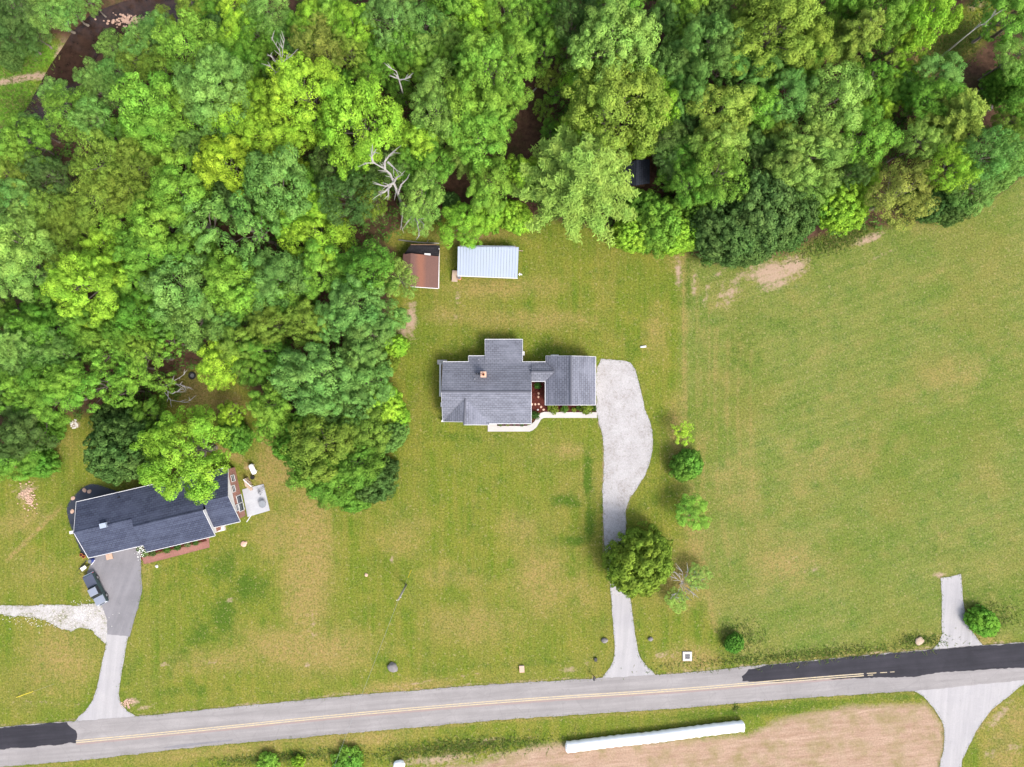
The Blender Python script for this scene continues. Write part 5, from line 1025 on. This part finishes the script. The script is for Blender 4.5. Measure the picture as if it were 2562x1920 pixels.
dead('bare_bush', 'low tangle of grey bare branches beside the round evergreen', i_(10, 460, 0), [i_(-5, 470, 0), i_(5, 460, .6), i_(10, 455, 1.2)],
     [[i_(10, 455, 1.2), i_(40 + 60*math.cos(a) - 20, 465 + 70*math.sin(a), 2.0 + .5*math.sin(3*a)), i_(10 + 105*math.cos(a), 465 + 95*math.sin(a), 2.3)] for a in np.linspace(-2.6, 2.2, 11)], .08)
# leggy roots in the clearing
dead('upturned_stump', 'upturned root stump with splayed pale roots in the clearing', n_(1850, 1290, 0), [n_(1780, 1330, 0), n_(1820, 1300, .7), n_(1850, 1290, 1.2)], [[n_(1850, 1290, 1.2), n_(1850 + 130*math.cos(a), 1290 + 130*math.sin(a), 1.7)] for a in (.2, .6, 1.0, 1.4, 1.9, -1.2, -1.7)], .35, 'dead_wood', 'stump')
def log(label, a, b, r=.2, mat='grey_bark'):
    a, b = Vector(a), Vector(b); a.z = b.z = r; m = a.lerp(b, .5) + Vector((random.uniform(-.2, .2), random.uniform(-.2, .2), 0))
    H = thing('fallen_log', (m.x, m.y, 0), label, 'log'); mk('stem', *tube([a, m, b], [r, r*.9, r*.7], 8), mat, H, True)
    s = a.lerp(b, .7); mk('branch_stub', *tube([s, s + Vector((.25, .35, .25))], [.07, .04], 6), mat, H)
log('pale fallen log lying across the brown woodland track', b(1220, 620, 0), b(1265, 570, 0), .16, 'dead_wood')
log('dark thick log at the head of the woodland track', b(1390, 350, 0), b(1470, 400, 0), .28)
log('weathered pole lying behind the rust roofed shed', b(380, 1545, 0), b(640, 1568, 0), .12, 'pole_wood')
log('pale drift log caught on the creek bank', T('A', 440, 130, 0), T('A', 445, 210, 0), .14, 'dead_wood')
log('slim white log lying in the dark trees across the creek', T('A', -20, 130, 0), T('A', 75, 225, 0), .14, 'dead_wood')
log('grey log on the ground between trees of the west wood', d_(0, 345, 0), d_(150, 340, 0), .2)
log('dark log half hidden beneath the open crowned trees', d_(450, 655, 0), d_(540, 680, 0), .2)

def stone(name, label, X, Y, r, h, mat='boulder', cat='boulder', group=None, tile='P', zb=0.0, rough=.25):
    w = W(*px(tile, X, Y), h*.5); me = mk(name, *blob((0, 0, h*.32), (r, r*.82, h*.68), random.randint(0, 99), rough, 3, .5), mat, None, True, local=True)
    me.location = (w.x, w.y, zb); me.rotation_euler = (0, 0, random.uniform(0, 6)); tag(me, label, cat, group); return me
stone('boulder', 'largest grey boulder on the front lawn near the road', 340, 1005, .88, .7, tile='H')
stone('boulder', 'grey boulder on the grey house side of the drive mouth', 1705, 832, .52, .5, tile='H')
stone('boulder', 'smaller grey boulder across the drive from its pair', 2000, 822, .42, .4, tile='H')
stone('boulder', 'pale flat rock in the weeds by the field entrance', 1540, 835, .75, .35, 'pale_plank', tile='I')
stone('boulder', 'pale stone lying alone on the brick house lawn', 1850, 890, .55, .3, 'flagstone', tile='k')
stone('boulder', 'small pale stone below the brick walk', 972, 1115, .28, .2, 'pale_stone', tile='k')
stone('boulder', 'mossy stone on the lawn under the utility pole', 170, 410, .30, .2, 'flagstone', tile='H')
for X, Y, r_, l in ((1585, 1250, .34, 'grey rock beside the upturned stump'), (1530, 1320, .4, 'dark rock near the grey rock in the clearing'), (1700, 1540, .55, 'pale rock at the foot of the star shaped pine')): stone('boulder', l, X, Y, r_, .5, tile='N')
for X, Y, l in ((1345, 778, 'squarish stepping stone nearest the fern'), (1342, 822, 'second stepping stone below the fern'), (1262, 915, 'stepping stone against the house wall'), (1303, 915, 'stepping stone next to the one at the wall'), (1346, 912, 'rounded stepping stone in the middle of the courtyard path'), (1376, 948, 'stepping stone where the path turns to the walk'), (1408, 982, 'last stepping stone before the front walk')):
    s_ = stone('stepping_stone', l, X, Y, .20, .07, 'flagstone', 'stepping stone', 'stepping stones in the courtyard', 'h', .012, .12)
stone('garden_ornament', 'round white stone among the courtyard stepping stones', 1335, 983, .15, .25, 'white_trim', 'ornament', None, 'h', .012, .05)
for X, Y, l in ((130, 430, 'pale paver holding the black ground cloth at its curve'), (122, 562, 'square paver on the black ground cloth by the gable'), (245, 350, 'flat stone on the black ground cloth near the dark tree'), (295, 362, 'small pale stone beside the flat one on the ground cloth')):
    stone('cloth_weight', l, X, Y, .38, .12, 'flagstone', 'paver', 'stones on the ground cloth', 'k', .013, .1)
def pile(name, label, cx, cy, rx, ry, n, mat, tile='P', rs=(.10, .28)):
    parts = []; c0 = W(*px(tile, cx, cy)); s = TILE[tile][2]
    for i in range(n):
        w = W(*px(tile, cx + random.gauss(0, .45)*rx, cy + random.gauss(0, .45)*ry)); r_ = random.uniform(*rs); parts.append(blob((w.x, w.y, r_*.4), (r_, r_*.8, r_*.6), i, .3, 1))
    o = mk(name, *join(parts), mat); tag(o, label, 'rubble', None, 'stuff')
pile('stone_rubble', 'heap of pinkish white rubble on the grass', 190, 1560, 60, 90, 110, 'flagstone', 'D', (.07, .2))
pile('stone_rubble', 'ring of pale stones at a fire spot near the trees', 482, 1085, 30, 26, 40, 'pale_stone', 'D', (.08, .2))
pile('stone_rubble', 'pale rubble at the corner of the drive and road', 810, 1235, 40, 40, 50, 'flagstone', 'G', (.06, .16))
pile('track_gravel', 'loose white stones scattered along the gravel track edges', 330, 690, 330, 60, 260, 'pale_stone', 'G', (.04, .09))
pile('track_gravel', 'white stones spilling from the gravel track by the pickup', 560, 640, 110, 70, 160, 'pale_stone', 'G', (.04, .09))
pile('creek_stones', 'pale stones scattered along the shallow creek', 830, 120, 150, 40, 130, 'flagstone', 'A', (.10, .30))
for o in [x for x in bpy.data.objects if x.name.startswith('creek_stones')]: o.location.z = -.68

# ------------------------------------------------------------------ roadside and yard objects
def silage():
    a, b_ = T('H', 1462, 1518, .8), T('I', 402, 1382, .8); d = (b_ - a).normalized(); L = (b_ - a).length; r = .86; n = 44; s = Vector((-d.y, d.x, 0)); V, F = [], []; m = 14
    H = thing('wrapped_bale_row', ((a.x + b_.x)/2, (a.y + b_.y)/2, 0), 'long white plastic wrapped row of bales on the stubble field', 'silage row')
    for i in range(n + 1):
        t = i/n; p = a + d*L*t; bump = .06*math.cos(2*math.pi*t*24) + noise.noise(Vector((t*22, 1, 0)))*.05; sag = noise.noise(Vector((t*3, 4, 0)))*.16
        for k in range(m):
            an = math.pi*2*k/m; y, z = math.cos(an)*(r + bump), math.sin(an)*(r*.92 + bump); V.append(Vector((p.x, p.y, 0)) + s*(y + sag) + Vector((0, 0, max(.005, z + .72))))
    for i in range(n):
        for k in range(m): F.append((i*m+k, i*m+(k+1) % m, (i+1)*m+(k+1) % m, (i+1)*m+k))
    mk('wrap', V, F, 'bale_wrap', H, True)
    for p, q in ((a, -1), (b_, 1)): mk('end_cap', *blob((p.x, p.y, .73), (.30, .80, .78), 3, .08, 2), 'bale_wrap', H, True)
silage()
w = T('H', 382, 1632, .5); o = mk('wrapped_bale', *blob((0, 0, .55), (.95, .8, .62), 4, .18, 3, .85), 'bale_wrap', None, True, local=True); o.location = (w.x, w.y, 0); tag(o, 'single white wrapped bale lying alone by the verge bushes', 'bale')
def mailbox():
    p = T('H', 1635, 1064, .5); q = T('H', 1633, 1060, 1.2); H = thing('mailbox', (p.x, p.y, 0), 'black mailbox on post at the drive mouth beside the road', 'mailbox')
    mk('post', *bar((p.x, p.y, -.05), (p.x, p.y, 1.02), .10), 'plank', H)
    n = 8; V = []; 
    for y in (-.32, .28):
        for k in range(n + 1): an = math.pi*k/n; V.append(Vector((p.x + math.cos(an)*.16, p.y + y, 1.18 + math.sin(an)*.14)))
        V += [Vector((p.x - .16, p.y + y, 1.02)), Vector((p.x + .16, p.y + y, 1.02))]
    k2 = n + 3; F = [tuple(range(k2)), tuple(range(k2, 2*k2))[::-1]] + [(i, (i+1) % k2, k2 + (i+1) % k2, k2 + i) for i in range(k2)]
    mk('box', V, F, 'black_plastic', H); mk('flag', *box((p.x + .18, p.y, 1.25), (.02, .05, .22)), 'red_lens', H); mk('door', *box((p.x, p.y - .33, 1.16), (.26, .02, .22)), 'chrome', H)
mailbox()
def pole():
    p = T('H', 428, 472, 0); H = thing('utility_pole', p, 'grey wooden utility pole with stay wire on the front lawn', 'utility pole'); h_ = 7.6
    mk('shaft', *tube([(p.x, p.y, -.1), (p.x, p.y, h_*.5), (p.x, p.y, h_)], [.17, .15, .12], 10), 'pole_wood', H, True)
    mk('crossarm', *bar((p.x - .35, p.y - .25, h_ - .5), (p.x + .35, p.y + .25, h_ - .5), .10), 'plank', H)
    for s_ in (-1, 1): mk('insulator', *cyl((p.x + s_*.3, p.y + s_*.215, h_ - .45), .05, .14, 8), 'white_plastic', H)
    g = T('H', 462, 372, 0); top = Vector((p.x, p.y, h_ - .8)); gg = Vector((g.x, g.y, 0.02)); mk('stay_wire', *tube([gg, top], [.012, .012], 4), 'steel', H)
    mk('stay_guard', *tube([gg.lerp(top, .02), gg.lerp(top, .30)], [.05, .05], 6), 'yellow_plastic', H)
    e = T('P', 800, 2010, 6.2); tt = Vector((p.x, p.y, h_ - .3)); mid = tt.lerp(e, .5) - Vector((0, 0, .5)); mk('overhead_wire', *tube([tt, tt.lerp(mid, .5) - Vector((0, 0, .1)), mid, e.lerp(mid, .5) - Vector((0, 0, .1)), e], [.014]*5, 4), 'steel', H)
pole()
g0, g1 = T('G', 106, 1196, 0), T('G', 214, 1158, 1.9)
H = thing('stay_guard_post', (g0.x, g0.y, 0), 'thin yellow stay wire guard slanting out of the grass by the road', 'guy wire'); mk('guard', *tube([g0, g1], [.05, .05], 6), 'yellow_plastic', H); mk('wire', *tube([g1, g1 + (g1 - g0)*1.2], [.012, .012], 4), 'steel', H)
def inlet():
    c = T('I', 46, 933, .2); H = thing('drain_inlet', (c.x, c.y, 0), 'square concrete drain inlet with iron grate in the verge', 'drain'); rz = R(2)
    for dx, dy, sx, sy in ((-.56, 0, .36, 1.5), (.56, 0, .36, 1.5), (0, .56, .76, .36), (0, -.56, .76, .36)): mk('rim', *box((c.x + dx, c.y + dy, .08), (sx, sy, .28)), 'concrete', H)
    mk('pit', *box((c.x, c.y, .03), (.76, .76, .06)), 'dark_hole', H)
    for k in range(6): mk('grate_bar', *box((c.x - .32 + k*.128, c.y, .12), (.06, .74, .05)), 'grate', H)
    for k in range(3): mk('grate_bar', *box((c.x, c.y - .25 + k*.25, .165), (.70, .05, .03)), 'grate', H)
inlet()
def small_box(name, label, cat, X, Y, s, z, mat, tile='P', rz=0.0, lid=None, group=None):
    c = W(*px(tile, X, Y), z); H = thing(name, (c.x, c.y, 0), label, cat, group); v, f = box((c.x, c.y, z/2), (s[0], s[1], z), rz); mk('body', v, f, mat, H)
    mk('lid', *box((c.x, c.y, z + .03), (s[0]*1.08, s[1]*1.08, .06), rz), lid or mat, H); return H
small_box('culvert_headwall', 'small pinkish concrete culvert head in the roadside grass', 'culvert', 1172, 1015, (.75, 1.0), .28, 'pale_stone', 'H', R(3), 'flagstone')
small_box('meter_pit', 'dark meter box in bare soil near the mailbox', 'meter box', 1648, 955, (.42, .50), .3, 'black_plastic', 'H')
def pipe_thing(name, label, cat, a, b_, r, mat, cap='chrome'):
    H = thing(name, (a.x, a.y, 0), label, cat); mk('pipe', *tube([a, b_], [r, r], 10), mat, H, True); d = (b_ - a).normalized(); mk('cap', *tube([b_, b_ + d*.08], [r*1.25, r*1.2], 10), cap, H)
a = T('E', 1935, 588, .15); b_ = T('E', 1968, 584, .15); pipe_thing('white_pipe', 'short white pipe lying on the grass beyond the gravel drive', 'pipe', a, b_, .14, 'white_plastic', 'white_trim')
def tank():
    a, b_ = T('J', 705, 245, 1.0), T('J', 835, 520, 1.0); d = (b_ - a); L = d.length; d.normalize(); r = .42; H = thing('propane_tank', ((a.x+b_.x)/2, (a.y+b_.y)/2, 0), 'white cylindrical gas tank on the grass beside the brick house', 'gas tank')
    z = Vector((0, 0, -.35)); pts = [a + z - d*.0, a + z + d*.08, a + z + d*.25, b_ + z - d*.25, b_ + z - d*.08, b_ + z]; mk('shell', *tube(pts, [.12, .32, r, r, .32, .12], 14), 'white_plastic', H, True)
    for t in (.2, .8): p = a.lerp(b_, t); mk('foot', *box((p.x, p.y, .14), (.7, .14, .28), math.atan2(d.y, d.x) + R(90)), 'pale_stone', H)
    c = a.lerp(b_, .5); mk('valve_dome', *cyl((c.x, c.y, 1.02), .14, .12, 10), 'white_plastic', H)
tank()
c = T('J', 790, 610, .4); H = thing('black_bucket', (c.x, c.y, 0), 'black bucket standing by the side steps below the gas tank', 'bucket'); mk('tub', *cyl((c.x, c.y, 0), .26, .5, 14, .33), 'black_plastic', H); mk('opening', *cyl((c.x, c.y, .502), .29, .01, 14), 'dark_hole', H)
def patio_set():
    c = T('J', 1078, 1335, .6); H = thing('patio_table', (c.x, c.y, .09), 'round grey glass table on the pale concrete patio', 'table'); mk('tabletop', *cyl((c.x, c.y, .80), .56, .035, 24), 'steel', H); mk('rim', *tube([(c.x + .57*math.cos(t), c.y + .57*math.sin(t), .82) for t in np.linspace(0, 6.283, 25)], [.025]*25, 5), 'grate', H)
    for k in range(4): an = k*math.pi/2 + .4; mk('leg', *bar((c.x + .40*math.cos(an), c.y + .40*math.sin(an), .09), (c.x + .28*math.cos(an), c.y + .28*math.sin(an), .80), .035), 'grate', H)
    for X, Y, rz, l in ((1010, 960, .5, 'thin wire chair on the patio facing the brick wall'), (1000, 1040, 2.6, 'second thin wire chair on the patio beside the first'), (1100, 900, -2.0, 'dark wire chair at the patio corner')):
        c = T('J', X, Y, .4); H = thing('wire_chair', (c.x, c.y, .09), l, 'chair', 'wire chairs on the patio', rz)
        q = lambda n, vf: mk(n, *vf, 'grate', H, local=True)
        q('seat', join([bar((-.22 + k*.11, -.22, .42), (-.22 + k*.11, .22, .42), .025) for k in range(5)])); q('backrest', join([bar((-.22, y, .42), (-.27, y, .88), .025) for y in (-.2, -.07, .07, .2)] + [bar((-.27, -.22, .88), (-.27, .22, .88), .03)]))
        for x in (-.22, .22):
            for y in (-.22, .22): q('leg', bar((x, y, 0), (x, y, .42), .03))
patio_set()
def barrel(name, label, X, Y, tile, r, h, mat, cat='barrel'):
    c = W(*px(tile, X, Y), h); H = thing(name, (c.x, c.y, 0), label, cat); mk('drum', *tube([(c.x, c.y, z) for z in (0, .05, h*.33, h*.36, h*.66, h*.69, h - .03, h)], [r*.96, r, r, r*1.05, r*1.05, r, r, r*.95], 16), mat, H); mk('lid', *cyl((c.x, c.y, h), r*.85, .03, 16), 'grate', H)
barrel('blue_barrel', 'blue plastic barrel at the garage corner behind the pickup', 300, 1065, 'k', .34, .9, 'blue_plastic')
barrel('rain_barrel', 'rusty drum at the corner of the metal roofed shed', 1066, 662, 's', .32, .9, 'terracotta')
def wheelbarrow():
    c = T('t', 350, 260, .5); H = thing('wheelbarrow', (c.x, c.y, .0), 'upturned pale wheelbarrow with dark handles behind the pickup', 'wheelbarrow', None, R(35)); q = lambda n, vf, m: mk(n, *vf, m, H, local=True)
    q('tray', join([([Vector(p) for p in ((-.45, -.32, .62), (.5, -.25, .62), (.5, .25, .62), (-.45, .32, .62), (-.25, -.2, .36), (.3, -.16, .36), (.3, .16, .36), (-.25, .2, .36))], [(0, 1, 2, 3), (7, 6, 5, 4), (0, 4, 5, 1), (1, 5, 6, 2), (2, 6, 7, 3), (3, 7, 4, 0)])]), 'pale_stone')
    for s_ in (-1, 1): q('handle', tube([(.55, s_*.1, .22), (-.2, s_*.26, .40), (-1.15, s_*.30, .62)], [.03, .03, .03], 6), 'black_plastic'); q('leg', bar((-.3, s_*.24, .38), (-.36, s_*.26, .0), .04), 'grate')
    q('wheel', tube([(.62, -.05, .2), (.62, .05, .2)], [.2, .2], 14), 'tyre')
wheelbarrow()
def plank_prop(label, a, b_, mat='white_trim', w=.10):
    a, b_ = Vector(a), Vector(b_); m = a.lerp(b_, .5); H = thing('long_pole', (m.x, m.y, 0), label, 'pole'); mk('shaft', *bar(a, b_, w, .06), mat, H); mk('end_cap', *bar(b_, b_ + (b_ - a).normalized()*.08, w*1.2, .08), 'grate', H)
plank_prop('white pole leaning by the blue barrel', T('t', 575, 165, .06), T('t', 690, 10, .5)); plank_prop('long dark pole lying on the grass behind the pickup', T('t', 205, 290, .06), T('t', 430, 40, .10), 'black_plastic', .12)
def pallet():
    c = T('k', 484, 1022, .5); H = thing('brick_stack', (c.x, c.y, .03), 'small stack of pinkish pavers on a pallet before the garage', 'pallet', None, R(13)); q = lambda n, vf, m: mk(n, *vf, m, H, local=True)
    for y in (-.4, 0, .4): q('runner', box((0, y, .06), (1.1, .09, .1)), 'plank')
    for k in range(6): q('board', box((-.46 + k*.184, 0, .13), (.12, 1.0, .035)), 'pale_plank')
    for i in range(4):
        for j in range(3): q('paver', box((-.36 + i*.24, -.28 + j*.28, .20 + .01*((i + j) % 2)), (.22, .26, .10)), 'flagstone')
pallet()
def pot(X, Y, tile, label): c = W(*px(tile, X, Y), .3); H = thing('flower_pot', (c.x, c.y, .03), label, 'flower pot'); mk('pot', *cyl((c.x, c.y, .03), .20, .38, 12, .27), 'orange_pot', H); mk('soil', *cyl((c.x, c.y, .41), .23, .015, 12), 'mulch', H)
pot(215, 1000, 'k', 'orange flower pot at the corner of the brick house by the garage')
pot(240, 1018, 'k', 'second orange flower pot just below the first one')
small_box('block_stack', 'stack of pinkish concrete blocks at the shed corner beside the drum', 'blocks', 1000, 640, (.85, 1.7), .5, 'flagstone', 's', R(-4), 'pale_plank')
def hydrant():
    c = T('s', 2025, 612, 1.2); H = thing('yard_hydrant', (c.x, c.y, 0), 'white cross shaped standpipe at the corner of the metal shed', 'standpipe'); mk('riser', *tube([(c.x, c.y, -.05), (c.x, c.y, 1.2)], [.06, .06], 8), 'white_plastic', H)
    mk('crossarm', *join([bar((c.x - .22, c.y, 1.2), (c.x + .30, c.y + .02, 1.2), .09), bar((c.x, c.y - .25, 1.18), (c.x, c.y + .22, 1.18), .09)]), 'white_plastic', H); mk('spout', *bar((c.x + .30, c.y + .02, 1.22), (c.x + .34, c.y - .1, 1.05), .08), 'white_plastic', H)
hydrant()
p = T('s', 2045, 236, .9); H = thing('fence_rail', (p.x, p.y, 0), 'short wooden rail on a post behind the metal shed', 'rail'); mk('post', *bar((p.x + .15, p.y, -.05), (p.x + .15, p.y, .95), .10), 'plank', H); mk('rail', *bar((p.x - .45, p.y, .85), (p.x + .35, p.y - .02, .85), .09), 'pale_plank', H)
c = d_(1232, 772, .4); H = thing('old_tyre', (c.x, c.y, 0), 'black tyre lying in the shade of the brick house clearing', 'tyre'); n = 20
V, F = [], []
for i in range(n):
    for k in range(8):
        A_, B_ = 2*math.pi*i/n, 2*math.pi*k/8; rr = .48 + .16*math.cos(B_); V.append(Vector((c.x + rr*math.cos(A_), c.y + rr*math.sin(A_), .16 + .16*math.sin(B_))))
for i in range(n):
    for k in range(8): F.append((i*8+k, ((i+1) % n)*8+k, ((i+1) % n)*8+(k+1) % 8, i*8+(k+1) % 8))
mk('tread', V, F, 'tyre', H, True); mk('wheel_disc', *cyl((c.x, c.y, .10), .32, .05, 16), 'grate', H)
# wire fence posts along the lawn and field boundary
